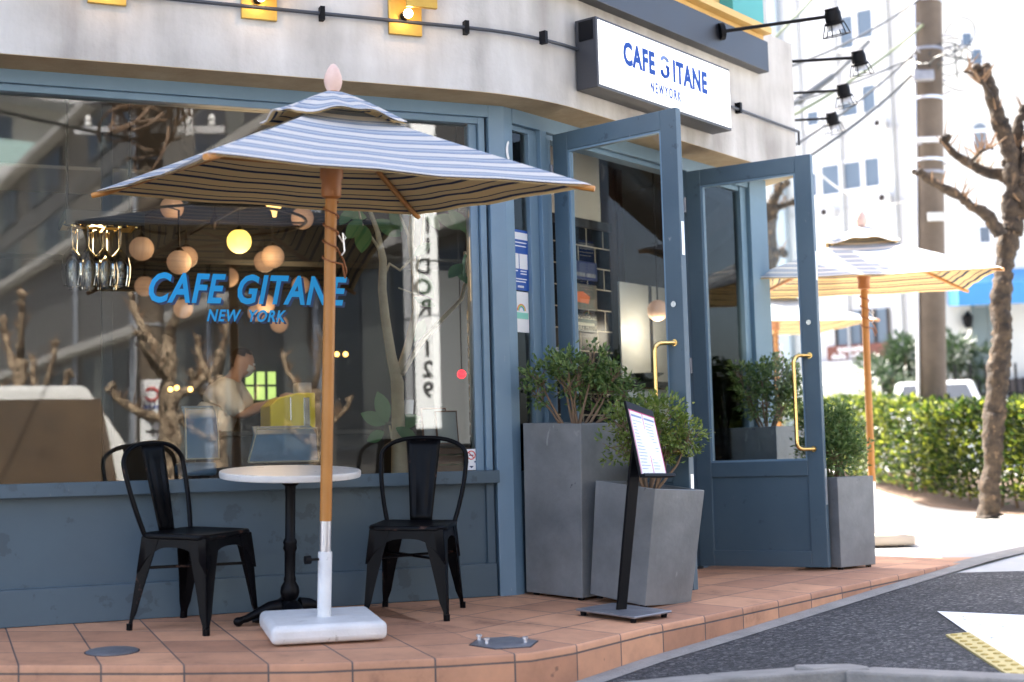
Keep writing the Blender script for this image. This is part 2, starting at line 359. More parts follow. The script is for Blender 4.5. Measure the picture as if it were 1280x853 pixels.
# ================================================================== SETTING: ground
EDGE = [(-9, 5.0), (-6, 5.35), (-3.6, 5.72), (-2.112, 5.80), (-1.439, 5.77), (-.834, 5.78), (-.296, 5.885), (.04, 5.985), (.215, 6.14), (.575, 6.60), (.91, 6.96), (1.293, 7.391), (2.017, 8.211), (2.91, 9.195), (3.75, 10.2)]
def build_terrace():
    # resample the edge every ~.15 m
    pts = []
    for (x0, y0), (x1, y1) in zip(EDGE, EDGE[1:]):
        L_ = math.hypot(x1 - x0, y1 - y0); k = max(1, int(L_ / .1))
        for i in range(k): pts.append((x0 + (x1 - x0) * i / k, y0 + (y1 - y0) * i / k))
    pts.append(EDGE[-1])
    u = 0; us = [0]
    for a, b in zip(pts, pts[1:]): u += math.hypot(b[0] - a[0], b[1] - a[1]); us.append(u)
    # inward direction: normal of wall A on the left, wall B on the right
    corner = Vector((.12, 6.05))
    def inward(p):
        k = (Vector(p) - corner).dot(Vector((dA.x + dB.x, dA.y + dB.y)).normalized())
        k = min(1, max(0, k / .5 + .5)); d = (-nA * (1 - k) - nB * k); return Vector((d.x, d.y)).normalized()
    NR = 14; W = 2.6
    vs = []; uv = []; fs = []
    for i, p in enumerate(pts):
        d = inward(p)
        for j in range(NR + 1):
            q = Vector(p) + d * W * j / NR; vs.append((q.x, q.y, terr(q.x, q.y))); uv.append((us[i], W * j / NR))
    for i in range(len(pts) - 1):
        for j in range(NR): a = i * (NR + 1) + j; fs.append((a, a + NR + 1, a + NR + 2, a + 1))
    mb = MB(); mb.add(vs, fs); o = mb.build('terrace_paving', TILE, uv=uv, kind='structure')
    # riser with a slightly rounded nose
    vs = []; uv = []; fs = []
    for i, p in enumerate(pts):
        d = -inward(p); z = terr(*p)
        for j, (k, dz) in enumerate(((0, 0), (.004, -.001), (.009, -.008), (.010, -.035), (.010, -.75))):
            q = Vector(p) + d * k; vs.append((q.x, q.y, z + dz)); uv.append((us[i], .335 + dz))
    for i in range(len(pts) - 1):
        for j in range(4): a = i * 5 + j; fs.append((a, a + 1, a + 6, a + 5))
    mb = MB(); mb.add(vs, fs); mb.build('terrace_riser', TILE, uv=uv, smooth=50, kind='structure')
    # gutter strip
    vs = []; fs = []
    for i, p in enumerate(pts):
        d = -inward(p)
        for k in (-.05, .06, .115):
            q = Vector(p) + d * k; vs.append((q.x, q.y, road_z(q.x, q.y) + (.012 if k < .1 else .006)))
    for i in range(len(pts) - 1):
        for j in range(2): a = i * 3 + j; fs.append((a, a + 1, a + 4, a + 3))
    mb = MB(); mb.add(vs, fs); mb.build('gutter', KERB, kind='structure')
build_terrace()

def sheet(name, xs, ys, m, dz=0):
    mb = MB(); n = len(ys)
    mb.add([(x, y, road_z(x, y) + dz) for x in xs for y in ys], [(i * n + j, (i + 1) * n + j, (i + 1) * n + j + 1, i * n + j + 1) for i in range(len(xs) - 1) for j in range(n - 1)])
    return mb.build(name, m, smooth=60, kind='structure')
xs = [-300, -80, -40, -25] + [-20 + i * .8 for i in range(60)] + [32, 45, 90, 300]
sheet('ground', xs, [-300, -90, -45, -30] + [-24 + i * .8 for i in range(70)] + [40, 60, 120, 400], PALEG, -.004)
def drape(name, poly, m, dz, step=.35):
    """flat polygon split into a grid that follows the road"""
    import bmesh
    bm = bmesh.new(); vv = [bm.verts.new((x, y, 0)) for x, y in poly]; bm.faces.new(vv)
    lo = [min(p[i] for p in poly) for i in (0, 1)]; hi = [max(p[i] for p in poly) for i in (0, 1)]
    for ax in (0, 1):
        k = lo[ax] + step
        while k < hi[ax]:
            co = [0, 0, 0]; no = [0, 0, 0]; co[ax] = k; no[ax] = 1
            bmesh.ops.bisect_plane(bm, geom=bm.verts[:] + bm.edges[:] + bm.faces[:], plane_co=co, plane_no=no); k += step
    for v in bm.verts: v.co.z = road_z(v.co.x, v.co.y) + dz
    bmesh.ops.recalc_face_normals(bm, faces=bm.faces[:])
    me = bpy.data.meshes.new(name); bm.to_mesh(me); bm.free()
    if me.polygons and me.polygons[0].normal.z < 0: me.flip_normals()
    me.materials.append(m); o = bpy.data.objects.new(name, me); COL.objects.link(o); o['kind'] = 'structure'; ROOTM[o.name] = I4
    for p in me.polygons: p.use_smooth = True
    return o
off = [(p[0] + (.105 * (.38 if i < 7 else .75)), p[1] - (.105 * (.92 if i < 7 else .66))) for i, p in enumerate(EDGE[:-2])]
drape('asphalt_road', [(-20, -12), (3.0, -12), (9, -3), (6.8, 1.0), (7.5, 8.9), (3.2, 8.55), (2.64, 8.72)] + off[::-1] + [(-20, 4)], ASPH, .003, .8)
PAINT = mat('worn_white_road_paint', (.10, .10, .10), .8, noise=(38, (.80, .80, .79), .22, 10), bump=(60, .5))
for _e, _p in zip([k for k in PAINT.node_tree.nodes if k.type == 'VALTORGB'][0].color_ramp.elements, (.33, .40)): _e.position = _p
drape('road_marking', [(2.13, 7.35), (2.08, 6.69), (2.02, 5.83), (2.0, 4.2), (3.6, 4.2), (3.6, 6.9), (2.47, 7.08)], PAINT, .008, .4)
drape('earth_strip', [(4.75, 13.35), (6.9, 12.2), (8.6, 12.9), (6.2, 15.2), (6.0, 18), (5.6, 21), (4.4, 21), (4.3, 18), (4.3, 14.9)], EARTH, .006, .6)
# foreground kerb
kb = [(-.4, 5.75), (.30, 6.02), (.78, 6.10), (1.39, 6.12), (1.46, 6.02), (2.1, 5.62), (4, 4.9)]
mb = MB()
for (x0, y0), (x1, y1) in zip(kb, kb[1:]):
    d = Vector((x1 - x0, y1 - y0)).normalized(); nn = Vector((d.y, -d.x)) * .34
    z0, z1 = road_z(x0, y0), road_z(x1, y1)
    g = .004
    a, b = Vector((x0, y0)) + d * g, Vector((x1, y1)) - d * g
    mb.add([(a.x, a.y, z0 - .1), (b.x, b.y, z1 - .1), (b.x + nn.x, b.y + nn.y, z1 - .1), (a.x + nn.x, a.y + nn.y, z0 - .1),
            (a.x, a.y, z0 + .02), (b.x, b.y, z1 + .02), (b.x + nn.x, b.y + nn.y, z1 + .05), (a.x + nn.x, a.y + nn.y, z0 + .05)],
           [(0, 3, 2, 1), (4, 5, 6, 7), (0, 1, 5, 4), (1, 2, 6, 5), (2, 3, 7, 6), (3, 0, 4, 7)])
mb.build('kerb', KERB, bevel=.012, kind='structure')

# tactile paving strip
YEL = mat('yellow_tactile_tile', (.62, .50, .20), .75, noise=(20, (.52, .42, .18), .7))
def tactile():
    p0, p1, p2, p3 = Vector((1.97, 6.68)), Vector((2.085, 6.70)), Vector((2.03, 5.62)), Vector((1.925, 5.62))
    rt = empty('tactile_paving', T((1.97, 6.68, road_z(1.97, 6.68))), 'yellow dotted tactile paving strip on the dark asphalt', 'tactile paving')
    mb = MB(); mb.add([(p.x, p.y, road_z(p.x, p.y) + .012) for p in (p0, p1, p2, p3)] + [(p.x, p.y, road_z(p.x, p.y) - .02) for p in (p0, p1, p2, p3)], [(3, 2, 1, 0), (0, 1, 5, 4), (1, 2, 6, 5), (2, 3, 7, 6), (3, 0, 4, 7)])
    mb.build('tile', YEL, rt)
    for i in range(13):
        for j in range(2):
            mb = MB()
            u, v = (i + .5) / 13, (j + .5) / 2
            q = (p0 * (1 - u) + p3 * u) * (1 - v) + (p1 * (1 - u) + p2 * u) * v
            mb.lathe([(.018, 0), (.016, .004), (.010, .006), (.0001, .0062)], 10, T((q.x, q.y, road_z(q.x, q.y) + .012))); mb.build('raised_dot', mat('ochre_dots', (.45, .33, .10), .8), rt, smooth=60)
tactile()

# manhole covers
def manhole(x, y, r, label, hexed=False):
    rt = empty('drain_cover', onterr(x, y), label, 'drain cover')
    M = ROOTM[rt.name]
    mb = MB(M); mb.lathe([(r, -.01), (r, .004), (r * .97, .006), (.0001, .006)], 6 if hexed else 32, RZ(.3)); mb.build('lid', STEEL, rt, smooth=40)
    mb = MB(M); mb.lathe([(r * 1.05, -.012), (r * 1.05, .002), (r * 1.03, .0025), (.0001, .0025)], 6 if hexed else 32, RZ(.3)); mb.build('rim', DARKJ, rt, smooth=40)
    if hexed:
        for a, d in ((2.7, .8), (-.2, .62), (3.6, .55)): mb = MB(M); mb.lathe([(.008, .006), (.008, .020), (.013, .022), (.013, .03), (.0001, .032)], 10, T((math.cos(a) * r * d, math.sin(a) * r * d, 0))); mb.build('bolt', ALU, rt, smooth=40)
manhole(-1.72, 6.08, .108, 'small round steel drain cover flush in the paving left of the umbrella base')
manhole(-.07, 6.21, .15, 'larger drain cover with raised steel bolts near the paving corner', True)

# ================================================================== CAFE BUILDING
cafe = empty('cafe_building', FA, 'corner cafe with slate blue shopfront under a pale concrete band', 'cafe')
# design coordinates: x along wall, y inward, z up
def corner_pt(off):                                   # where the two wall planes meet at outward offset off (world xy)
    a = PCA + nA * off; b = PCB + nB * off
    det = dA.x * (-dB.y) + dB.x * dA.y; r = b - a
    k = (r.x * (-dB.y) + dB.x * r.y) / det; return a + dA * k
# concrete band, with a rounded corner, following A then B then C
def band_path(offn):
    c = corner_pt(offn); p = []
    p.append(PCA + nA * offn - dA * 9)
    for t in (.45, .0):
        pass
    s = .42
    P0, P1 = c - dA * s, c + dB * s
    for i in range(9):
        t = i / 8; p.append(P0 * (1 - t) ** 2 + c * 2 * t * (1 - t) + P1 * t * t)
    e = PCB + nB * offn + dB * 2.97; p.append(e)
    return p
for nm, z0, z1, off0 in (('concrete_fascia', 2.67, 3.62, .25),):
    outer = band_path(off0); inner = band_path(-.02)
    cdir = Vector((math.sin(aC), math.cos(aC), 0))
    sdir = Vector((math.sin(SUN_AZ), math.cos(SUN_AZ), 0))
    for q in (cdir * 2.2, sdir * 5): outer.append(outer[-1] + q); inner.append(inner[-1] + q)
    mb = MB(); n = len(outer); vs = []
    for p in outer: vs.append((p.x, p.y, z0))
    for p in outer: vs.append((p.x, p.y, z1))
    for p in inner: vs.append((p.x, p.y, z1))
    for p in inner: vs.append((p.x, p.y, z0 + .001))
    fs = []
    for i in range(n - 1): fs += [(i, i + 1, n + i + 1, n + i), (n + i, n + i + 1, 2 * n + i + 1, 2 * n + i), (2 * n + i, 2 * n + i + 1, 3 * n + i + 1, 3 * n + i)]
    mb.add(vs, fs); mb.build(nm, CONC, cafe, smooth=30)
    mb = MB(); o2 = [p for p in outer]; i2 = inner
    vs = [(p.x, p.y, z0 + .0) for p in o2] + [(p.x, p.y, z0 + .0) for p in i2]
    # soffit as a thin lip just under the band
    vs = [(p.x, p.y, z0 - .003) for p in o2] + [(p.x, p.y, z0 - .003) for p in i2] + [(p.x, p.y, z0 + .0) for p in o2]
    fs = []
    for i in range(n - 1): fs += [(i, n + i, n + i + 1, i + 1), (i, i + 1, 2 * n + i + 1, 2 * n + i)]
    mb.add(vs, fs); mb.build('soffit', SOFFIT, cafe, smooth=30)
    # upper storeys
    UP = mat('upper_render', (.45, .44, .43), .85, noise=(3, (.40, .39, .38), .8))
    up = [PCA + nA * .1 - dA * 9, corner_pt(.1), PCB + nB * .1 + dB * 2.9]; up.append(up[-1] + cdir * 2.2); up.append(up[-1] + sdir * 5); up.append(up[0] - nA * 9)
    mb = MB(); mb.prism([(p.x, p.y) for p in up], 3.62, 8.6); mb.build('upper_storeys', UP, cafe)
# interior shell
inner_poly = [PCA - nA * .12 - dA * 8, corner_pt(-.12), PCB - nB * .12 + dB * 2.86]
inner_poly.append(inner_poly[-1] + cdir * 2.2); inner_poly.append(inner_poly[-1] + sdir * 4.6); inner_poly.append(PCA - nA * 7.4 - dA * 8)
mb = MB(); mb.prism([(p.x, p.y) for p in inner_poly], -.02, .012); mb.build('interior_floor', mat('interior_floor_wood', (.10, .06, .04), .5), cafe)
mb = MB(); mb.prism([(p.x, p.y) for p in inner_poly], 2.86, 2.93); mb.build('interior_ceiling', CEIL, cafe)
mb = MB(FA); mb.box(-5.2, .6, 3.1, 5.5, 2.835, 2.858); mb.build('ceiling_lit_part', mat('ceiling_lit_tone', (.42, .39, .35), .8), cafe)  # paler sheet puts the lit far part of the ceiling into colour
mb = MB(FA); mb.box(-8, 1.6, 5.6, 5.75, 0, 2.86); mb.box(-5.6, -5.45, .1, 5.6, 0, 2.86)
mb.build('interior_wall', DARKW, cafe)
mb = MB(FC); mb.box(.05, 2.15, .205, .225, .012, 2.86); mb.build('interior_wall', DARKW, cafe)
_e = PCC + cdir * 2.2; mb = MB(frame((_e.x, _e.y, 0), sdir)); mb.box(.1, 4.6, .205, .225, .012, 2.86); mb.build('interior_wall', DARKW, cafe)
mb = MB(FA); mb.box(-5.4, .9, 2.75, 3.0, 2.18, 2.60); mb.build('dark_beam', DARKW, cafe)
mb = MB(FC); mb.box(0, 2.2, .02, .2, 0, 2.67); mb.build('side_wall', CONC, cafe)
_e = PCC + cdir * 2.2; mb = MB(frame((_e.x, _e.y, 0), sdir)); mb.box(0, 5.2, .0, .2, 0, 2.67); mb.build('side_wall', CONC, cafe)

# ---- wall A joinery
mb = MB(FA); mb.box(-9, .0, 0, .10, 2.60, 2.668); mb.box(-9, -.03, .025, .12, 2.565, 2.60); mb.build('window_head', BLUE, cafe, bevel=.003)
mb = MB(FA); mb.box(-9, .0, -.035, .12, .60, .668); mb.build('window_sill', BLUE_P, cafe, bevel=.004)
mb = MB(FA); mb.box(-9, -.06, .035, .10, .174, .60); mb.build('apron_panel', BLUE_P, cafe)
mb = MB(FA); mb.box(-9, -.016, -.004, .10, 0.0, .174); mb.box(-.06, -.016, .012, .10, .174, .60); mb.build('kickboard', BLUE_P, cafe, bevel=.003)
mb = MB(FA); mb.box(-.10, -.055, .045, .12, .668, 2.565); mb.box(-.052, -.016, .02, .12, .668, 2.60); mb.build('window_jamb', BLUE, cafe, bevel=.003)
sw = empty('t', FA); bpy.data.objects.remove(sw)
mb = MB(FA); mb.box(-8.9, -.10, .070, .078, .668, 2.565); shopwin = mb.build('window_pane', GLASS, cafe)
mb = MB(FA); mb.box(-.0155, -.0005, .05, .2, 0, 2.66); mb.build('joint', DARKJ, cafe)
# corner pilaster: A face, then B face
cr = PCA + dA * .092
pp = [PCA + dA * .0 , cr, cr + dB * .075, cr + dB * .075 - nB * .14, PCA - nA * .14]
mb = MB(); mb.prism([(p.x, p.y) for p in pp], -.03, 2.668); mb.build('corner_pilaster', BLUE, cafe, bevel=.004)
# ---- wall B joinery
mb = MB(FB); mb.box(.035, 2.95, 0, .10, 2.585, 2.668); mb.box(.06, 2.9, .03, .12, 2.555, 2.585); mb.build('door_head', BLUE, cafe, bevel=.003)
mb = MB(FB); mb.box(.20, .275, .02, .10, 0, 2.555); mb.box(.28, .34, -.005, .10, 0, 2.585); mb.box(.345, .40, .015, .12, 0, 2.555); mb.build('door_post', BLUE, cafe, bevel=.003)
mb = MB(FB); mb.box(1.872, 1.95, -.005, .12, 0, 2.585); mb.box(1.955, 2.02, .03, .12, 0, 2.555); mb.build('door_post', BLUE, cafe, bevel=.003)
mb = MB(FB); mb.box(2.62, 2.70, .02, .12, 0, 2.585); mb.box(2.705, 2.95, -.01, .14, 0, 2.668); mb.build('end_post', BLUE, cafe, bevel=.003)
mb = MB(FB); mb.box(.035, .20, .03, .10, 0, .66); mb.build('apron_panel', BLUE_D, cafe); mb = MB(FB); mb.box(2.02, 2.62, .03, .10, 0, .66); mb.build('apron_panel', BLUE_D, cafe)
mb = MB(FB); mb.box(.035, .20, .05, .056, .66, 2.555); sidelight = mb.build('window_pane', GLASSD, cafe)
mb = MB(FB); mb.box(2.02, 2.62, .05, .056, .66, 2.555); mb.build('window_pane', GLASSD, cafe)
mb = MB(FB); mb.box(.40, 1.87, -.02, .14, -.02, .014); mb.build('threshold', mat('dark_threshold', (.02, .02, .022), .5, metal=.5), cafe)

# ---- doors
CHROME = mat('chrome', (.7, .7, .7), .2, metal=1)
def door(hinge, d, width, H, label):
    M = frame((hinge.x, hinge.y, 0), d)       # x to the free edge, y away from the viewer
    st = .105; t = .045
    mb = MB(M)
    mb.box(0, st, -t / 2, t / 2, .02, H); mb.box(width - st, width, -t / 2, t / 2, .02, H)
    mb.box(st, width - st, -t / 2, t / 2, H - .105, H); mb.box(st, width - st, -t / 2, t / 2, .578, .672); mb.box(st, width - st, -t / 2, t / 2, .02, .118)
    dr = mb.build('door', BLUE_D, cafe, bevel=.0035); dr['label'] = label
    mb = MB(M); mb.box(st, width - st, -t / 2 + .014, t / 2 - .014, .118, .578); mb.build('lower_panel', BLUE_D, dr)
    mb = MB(M); mb.box(st, width - st, -.003, .003, .672, H - .105); mb.build('glass_pane', GLASSD, dr)
    mb = MB(M)
    for (a, b, c, e) in ((st, st + .012, .672, H - .105), (width - st - .012, width - st, .672, H - .105)): mb.box(a, b, -t / 2 + .006, t / 2 - .006, c, e)
    for (c, e) in ((.672, .684), (H - .117, H - .105)): mb.box(st + .012, width - st - .012, -t / 2 + .006, t / 2 - .006, c, e)
    mb.build('glazing_bead', BLUE, dr)
    for sg in (-1, 1):
        pts = []
        y1 = sg * .105; x = width - .060
        for (z, a0) in ((1.315, 0),): pass
        x2 = x - .075
        def hx(k): return x + (x2 - x) * k
        path = [(x, sg * t / 2, 1.315), (hx(.6), sg * .075, 1.315)]
        for i in range(1, 5): a = i / 5 * PI / 2; path.append((hx(.6 + .4 * math.sin(a)), sg * (.075 + .03 * math.sin(a)), 1.315 - .04 * (1 - math.cos(a))))
        path += [(x2, sg * .105, 1.275), (x2, sg * .105, .78)]
        for i in range(1, 5): a = i / 5 * PI / 2; path.append((hx(1 - .4 * (1 - math.cos(a))), sg * (.105 - .03 * (1 - math.cos(a))), .78 - .04 * math.sin(a)))
        path += [(hx(.6), sg * .075, .74), (x, sg * t / 2, .74)]
        mb = MB(M); mb.tube(path, .0125, 12)
        for z in (1.315, .74): mb.tube([(x, sg * t / 2, z), (x, sg * (t / 2 + .005), z)], .019, 14)
        mb.build('handle', BRASS, dr, smooth=50)
    mb = MB(M); mb.tube([(width - .055, -t / 2, 1.52), (width - .055, -t / 2 - .008, 1.52)], .016, 16); mb.build('lock', CHROME, dr, smooth=40)
    mb = MB(M); mb.box(width + .0005, width + .0025, -.012, .012, 1.78, 1.96); mb.build('edge_plate', ALU, dr); mb = MB(M); mb.box(width + .0005, width + .0025, -.012, .012, .40, .62); mb.build('edge_plate', ALU, dr)
    mb = MB(M)
    for z in (.25, 1.3, 2.35): mb = MB(M); mb.tube([(-.006, -.028, z - .05), (-.006, -.028, z + .05)], .009, 8); mb.build('hinge', STEEL, dr)
H1 = PCB + dB * .412 + nB * .01; H2 = PCB + dB * 1.858 + nB * .01
f1 = Vector((.905, 7.500, 0)) - H1
door(H1, (f1.x, f1.y), .86, 2.575, 'left glazed door leaf, nearer the umbrella table')
door(H2, (.846, -.533), .855, 2.57, 'right glazed door leaf with its solid lower panel in view')

# black signboard band above, gold ledge and teal box
mb = MB(FB); mb.box(.05, 2.46, -.33, -.251, 3.30, 3.51); cb = mb.build('cornice_board', mat('charcoal_board', (.022, .024, .03), .4, noise=(3, (.03, .032, .038), .7)), cafe, bevel=.003)
mb = MB(FB); mb.box(-.2, 2.47, -.36, -.1, 3.56, 3.605); mb.box(-.2, 2.46, -.30, -.1, 3.512, 3.558); mb.build('balcony_ledge', mat('ochre_ledge', (.62, .40, .13), .6), cafe, bevel=.003)
mb = MB(FB); mb.box(-.2, 2.3, -.20, -.102, 3.64, 4.8); mb.build('upper_shutters', mat('ochre_wood', (.55, .36, .14), .6), cafe)
mb = MB(FB); mb.box(2.05, 2.47, -.30, -.2, 3.61, 4.3); mb.build('shutter_edge', mat('teal_paint', (.06, .32, .30), .5), cafe)

# ================================================================== SIGNS AND WALL FIXTURES
LETB = mat('sign_letter_blue', (.003, .055, .30), .5, spec=.2)
sg = empty('sign_box', FB @ T((.30, -.25, 2.77)), 'white light box shop sign with blue capitals above the doors', 'sign')
mb = MB(FB); mb.box(.29, 1.775, -.405, -.262, 2.765, 3.165); mb.build('housing', mat('dark_sign_metal', (.05, .05, .055), .4, metal=.4), sg, bevel=.004)
mb = MB(FB); mb.box(.306, 1.76, -.410, -.4055, 2.782, 3.148); face = mb.build('face_panel', mat('opal_sign_face', (.85, .85, .85), .35, emit=((1, 1, 1), .25)), sg)
mb = MB(FB)
for i in range(5): mb.box(.2885, .2895, -.37, -.305, 3.06 + i * .016, 3.067 + i * .016)
mb.build('vent_slots', ALU, sg)
mb = MB(FB); mb.box(.285, .2885, -.385, -.29, 3.04, 3.15); mb.build('vent_plate', BLACKM, sg)
def signM(x, z): return FB @ T((x, -.4125, z))
text('main_lettering', 'CAFE', LETB, sg, signM(.545, 2.95), .180, .74, 0, .0075, .001, space=1.10)
text('main_lettering', 'ITANE', LETB, sg, signM(1.075, 2.95), .180, .74, 0, .0075, .001, space=1.10)
# the worn G: only its lower hook and faint top remain
mb = MB(FB); mb.tube([(.985 + .036 * math.cos(a), -.4128, 2.985 + .028 * math.sin(a)) for a in [R(k) for k in range(170, 391, 20)]] + [(1.021, -.4128, 3.02), (1.0, -.4128, 3.02)], .011, 6)
mb.build('worn_letter', LETB, sg)
mb = MB(FB); mb.tube([(.985 + .036 * math.cos(a), -.4128, 3.045 + .028 * math.sin(a)) for a in [R(k) for k in range(10, 171, 20)]], .011, 6)
mb.build('faded_letter', mat('faded_letter_blue', (.12, .2, .45), .5), sg)
text('small_lettering', 'NEWYORK', LETB, sg, signM(.82, 2.838), .088, .62, 0, .0022, .001, space=1.40)

# window lettering
CY = mat('cyan_vinyl', (.0, .33, .72), .45); NV = mat('navy_vinyl', (.012, .035, .11), .5)
def wtext(body, x, z, size, sx, off_, space, y=.068):
    for (dx, dz, m, yy, nm) in ((.013, -.010, NV, y, 'letter_shadow'), (0, 0, CY, y - .002, 'window_lettering')):
        text(nm, body, m, shopwin, FA @ T((x + dx, yy, z + dz)), size, sx, .28, off_, .0006, space=space)
wtext('CAFE', -1.835, 1.557, .205, .735, .0055, 1.09)
wtext('GITANE', -1.392, 1.557, .205, .735, .0055, 1.09)
wtext('NEW', -1.535, 1.462, .083, .80, .0022, 1.12)
wtext('YORK', -1.328, 1.462, .083, .80, .0022, 1.12)

# brass wall lamps
BULB = mat('frosted_bulb', (.8, .7, .55), .4, emit=((1, .62, .30), 9))
def wall_lamp():
    rt = empty('wall_lamp', FA @ T((-.555, -.25, 3.03)), None, 'wall lamp', 'brass wall lamps along the concrete band')
    M = ROOTM[rt.name]
    mb = MB(M); mb.box(-.09, .09, -.025, -.003, -.10, .13); mb.build('backplate', BRASSP, rt, bevel=.003)
    mb = MB(M); mb.box(-.03, .135, -.145, -.12, .015, .26); mb.box(0, .10, -.12, -.025, .12, .14); mb.build('hood', BRASSP, rt, bevel=.003)
    mb = MB(M); mb.lathe([(.022, 0), (.022, .03), (.018, .035)], 14, T((-.01, -.03, -.005)) @ RX(PI / 2)); mb.build('socket', BLACKM, rt)
    mb = MB(M); mb.sphere((-.005, -.085, -.005), .024, 16); mb.build('bulb', BULB, rt, smooth=60)
    return rt
wl = wall_lamp()
spots = [(-.555, 3.03, 'brass wall lamp directly right of and above the wooden umbrella finial'), (-1.32, 3.04, 'middle one of the brass wall lamps, cut by the top edge of the picture'),
         (-2.055, 3.045, 'leftmost brass wall lamp, only its lower plate in view')]
for i, (s_, z_, lb) in enumerate(spots):
    o = wl if i == 0 else copy_tree(wl)
    o.matrix_world = FA @ T((s_, -.25, z_)); o['label'] = lb
# conduit pipe
cnd = empty('conduit_pipe', FA @ T((-.6, -.28, 3.0)), 'thin dark conduit pipe running along the concrete band to the sign', 'pipe')
c0 = corner_pt(.275); c0 = Vector((c0.x, c0.y, 3.0))
pA = PCA + nA * .275 - dA * 8; pB = PCB + nB * .275 + dB * .29
sc_ = .40; arc = [(c0 - dA * sc_) * (1 - t) ** 2 + c0 * 2 * t * (1 - t) + (c0 + dB * sc_) * t * t for t in [i / 6 for i in range(7)]]
mb = MB(); mb.tube([(pA.x, pA.y, 3.0)] + [(p.x, p.y, 3.0) for p in arc if (p - Vector((pB.x, pB.y, 3.0))).dot(dB) < -.0] + [(pB.x, pB.y, 3.0)], .010, 8)
mb.build('pipe_run', mat('dark_grey_pipe', (.04, .045, .055), .5), cnd, smooth=60)
q0 = PCB + nB * .275 + dB * 1.78; q1 = PCB + nB * .275 + dB * 2.97
mb = MB(); mb.tube([(q0.x, q0.y, 2.99), (q1.x, q1.y, 2.985), (q1.x + .01, q1.y + .05, 2.9)], .010, 8); mb.build('pipe_run', MATS['dark_grey_pipe'], cnd, smooth=60)
for (MM, s_) in ((FA, -.22), (FA, -1.0), (FA, -2.4), (FB, -.02), (FB, 2.12)):
    mb = MB(MM); mb.box(s_ - .012, s_ + .012, -.292, -.2505, 2.965, 3.035); mb.build('clip', BLACKM, cnd)

# spotlights on long arms
def spot(mount, tip, label, first):
    rt = empty('arm_spotlight', T(mount), label, 'spotlight', 'black spotlights on long arms')
    m_, t_ = Vector(mount), Vector(tip); d = (t_ - m_).normalized()
    mb = MB(); mb.tube([m_, m_ + d * .03], .055, 20); mb.build('mount', BLACKM, rt, smooth=40)
    mb = MB(); mb.tube([m_ + d * .02, t_], .012, 8); mb.build('arm', BLACKM, rt, smooth=60)
    Mh = T(t_) @ RX(.30) @ RY(-.22) @ Matrix.Diagonal((.92, .92, .74, 1))
    mb = MB(Mh); mb.lathe([(.02, .05), (.05, .045), (.058, .02), (.058, -.05), (.07, -.055), (.07, -.075), (.052, -.08)], 18); mb.tube([(0, 0, .045), (0, 0, .07)], .05, 14); mb.build('lamp_housing', BLACKM, rt, smooth=40)
    mb = MB(Mh); mb.lathe([(.045, -.08), (.062, -.125), (.0001, -.13)], 18); mb.build('lamp_lens', mat('pale_lamp_lens', (.55, .56, .58), .2), rt, smooth=40)
    mb = MB(Mh)
    ring = [(.098 * math.cos(a), .098 * math.sin(a), -.175) for a in [2 * PI * i / 20 for i in range(21)]]
    mb.tube(ring, .005, 6)
    for k in range(6): a = k * PI / 3; mb.tube([(.066 * math.cos(a), .066 * math.sin(a), -.06), (.098 * math.cos(a), .098 * math.sin(a), -.175)], .004, 6)
    mb.build('wire_guard', BLACKM, rt, smooth=60)
FINB = PCB + dB * 2.55 + nB * .24; FIND = Vector((math.sin(R(3)), math.cos(R(3)), 0))
mb = MB(frame((FINB.x, FINB.y, 0), FIND)); mb.box(0, 3.3, -.01, .03, 3.30, 3.51); mb.build('cornice_board', MATS['charcoal_board'], cafe, bevel=.003)
pm = FB @ Vector((1.80, -.33, 3.43))
lamps = [(tuple(pm), tuple(atY(1041, 20, 9.05)), 'nearest spotlight, its arm fixed to the charcoal board')]
for (x, y, Y, lb) in ((1073, 72, 10.1, 'spotlight on the second arm from the board, reaching farthest right'), (1054, 113, 11.0, 'third arm spotlight down, between two others'),
                     (1040, 148, 11.95, 'fourth arm spotlight down, lowest one fully in view'), (978, 183, 12.9, 'farthest arm spotlight just above the right door top')):
    tip = atY(x, y, Y); mx_ = FINB.x + (Y - FINB.y) * FIND.x / FIND.y + .02
    lamps.append(((mx_, Y + .02, tip.z - .02), tuple(tip), lb))
for i, (a, b, lb) in enumerate(lamps): spot(a, b, lb, i == 0)

# stickers and posters
WP = mat('white_paper', (.82, .82, .82), .6); RED = mat('red_print', (.65, .04, .03), .6); PBLU = mat('poster_blue', (.012, .08, .36), .5); GRN = mat('green_print', (.25, .62, .50), .6)
BLKP = mat('black_print', (.02, .02, .02), .6)
st = empty('no_smoking_sticker', FA @ T((-.13, .03, .665)), 'small white no smoking sticker at the bottom right of the big window', 'sticker')
mb = MB(FA); mb.box(-.165, -.085, .060, .062, .672, .785); mb.build('paper', WP, st)
mb = MB(FA); mb.tube([(-.125 + .022 * math.cos(a), .0595, .752 + .022 * math.sin(a)) for a in [2 * PI * i / 20 for i in range(21)]], .0028, 6); mb.tube([(-.14, .0595, .768), (-.11, .0595, .736)], .0024, 6); mb.build('red_ring', RED, st)
mb = MB(FA); mb.box(-.15, -.142, .0585, .0598, .712, .72); mb.box(-.108, -.10, .0585, .0598, .712, .72); mb.box(-.138, -.112, .0585, .0598, .749, .754)
mb.add([(-.138, .0590, .694), (-.112, .0590, .694), (-.125, .0590, .682)], [(0, 1, 2)]); mb.build('small_marks', NV, st)
po = empty('payment_poster', FB @ T((.13, .04, 1.70)), 'blue poster with white panels on the narrow pane beside the corner', 'poster')
mb = MB(FB); mb.box(.045, .198, .044, .047, 1.66, 2.00); mb.build('sheet', PBLU, po)
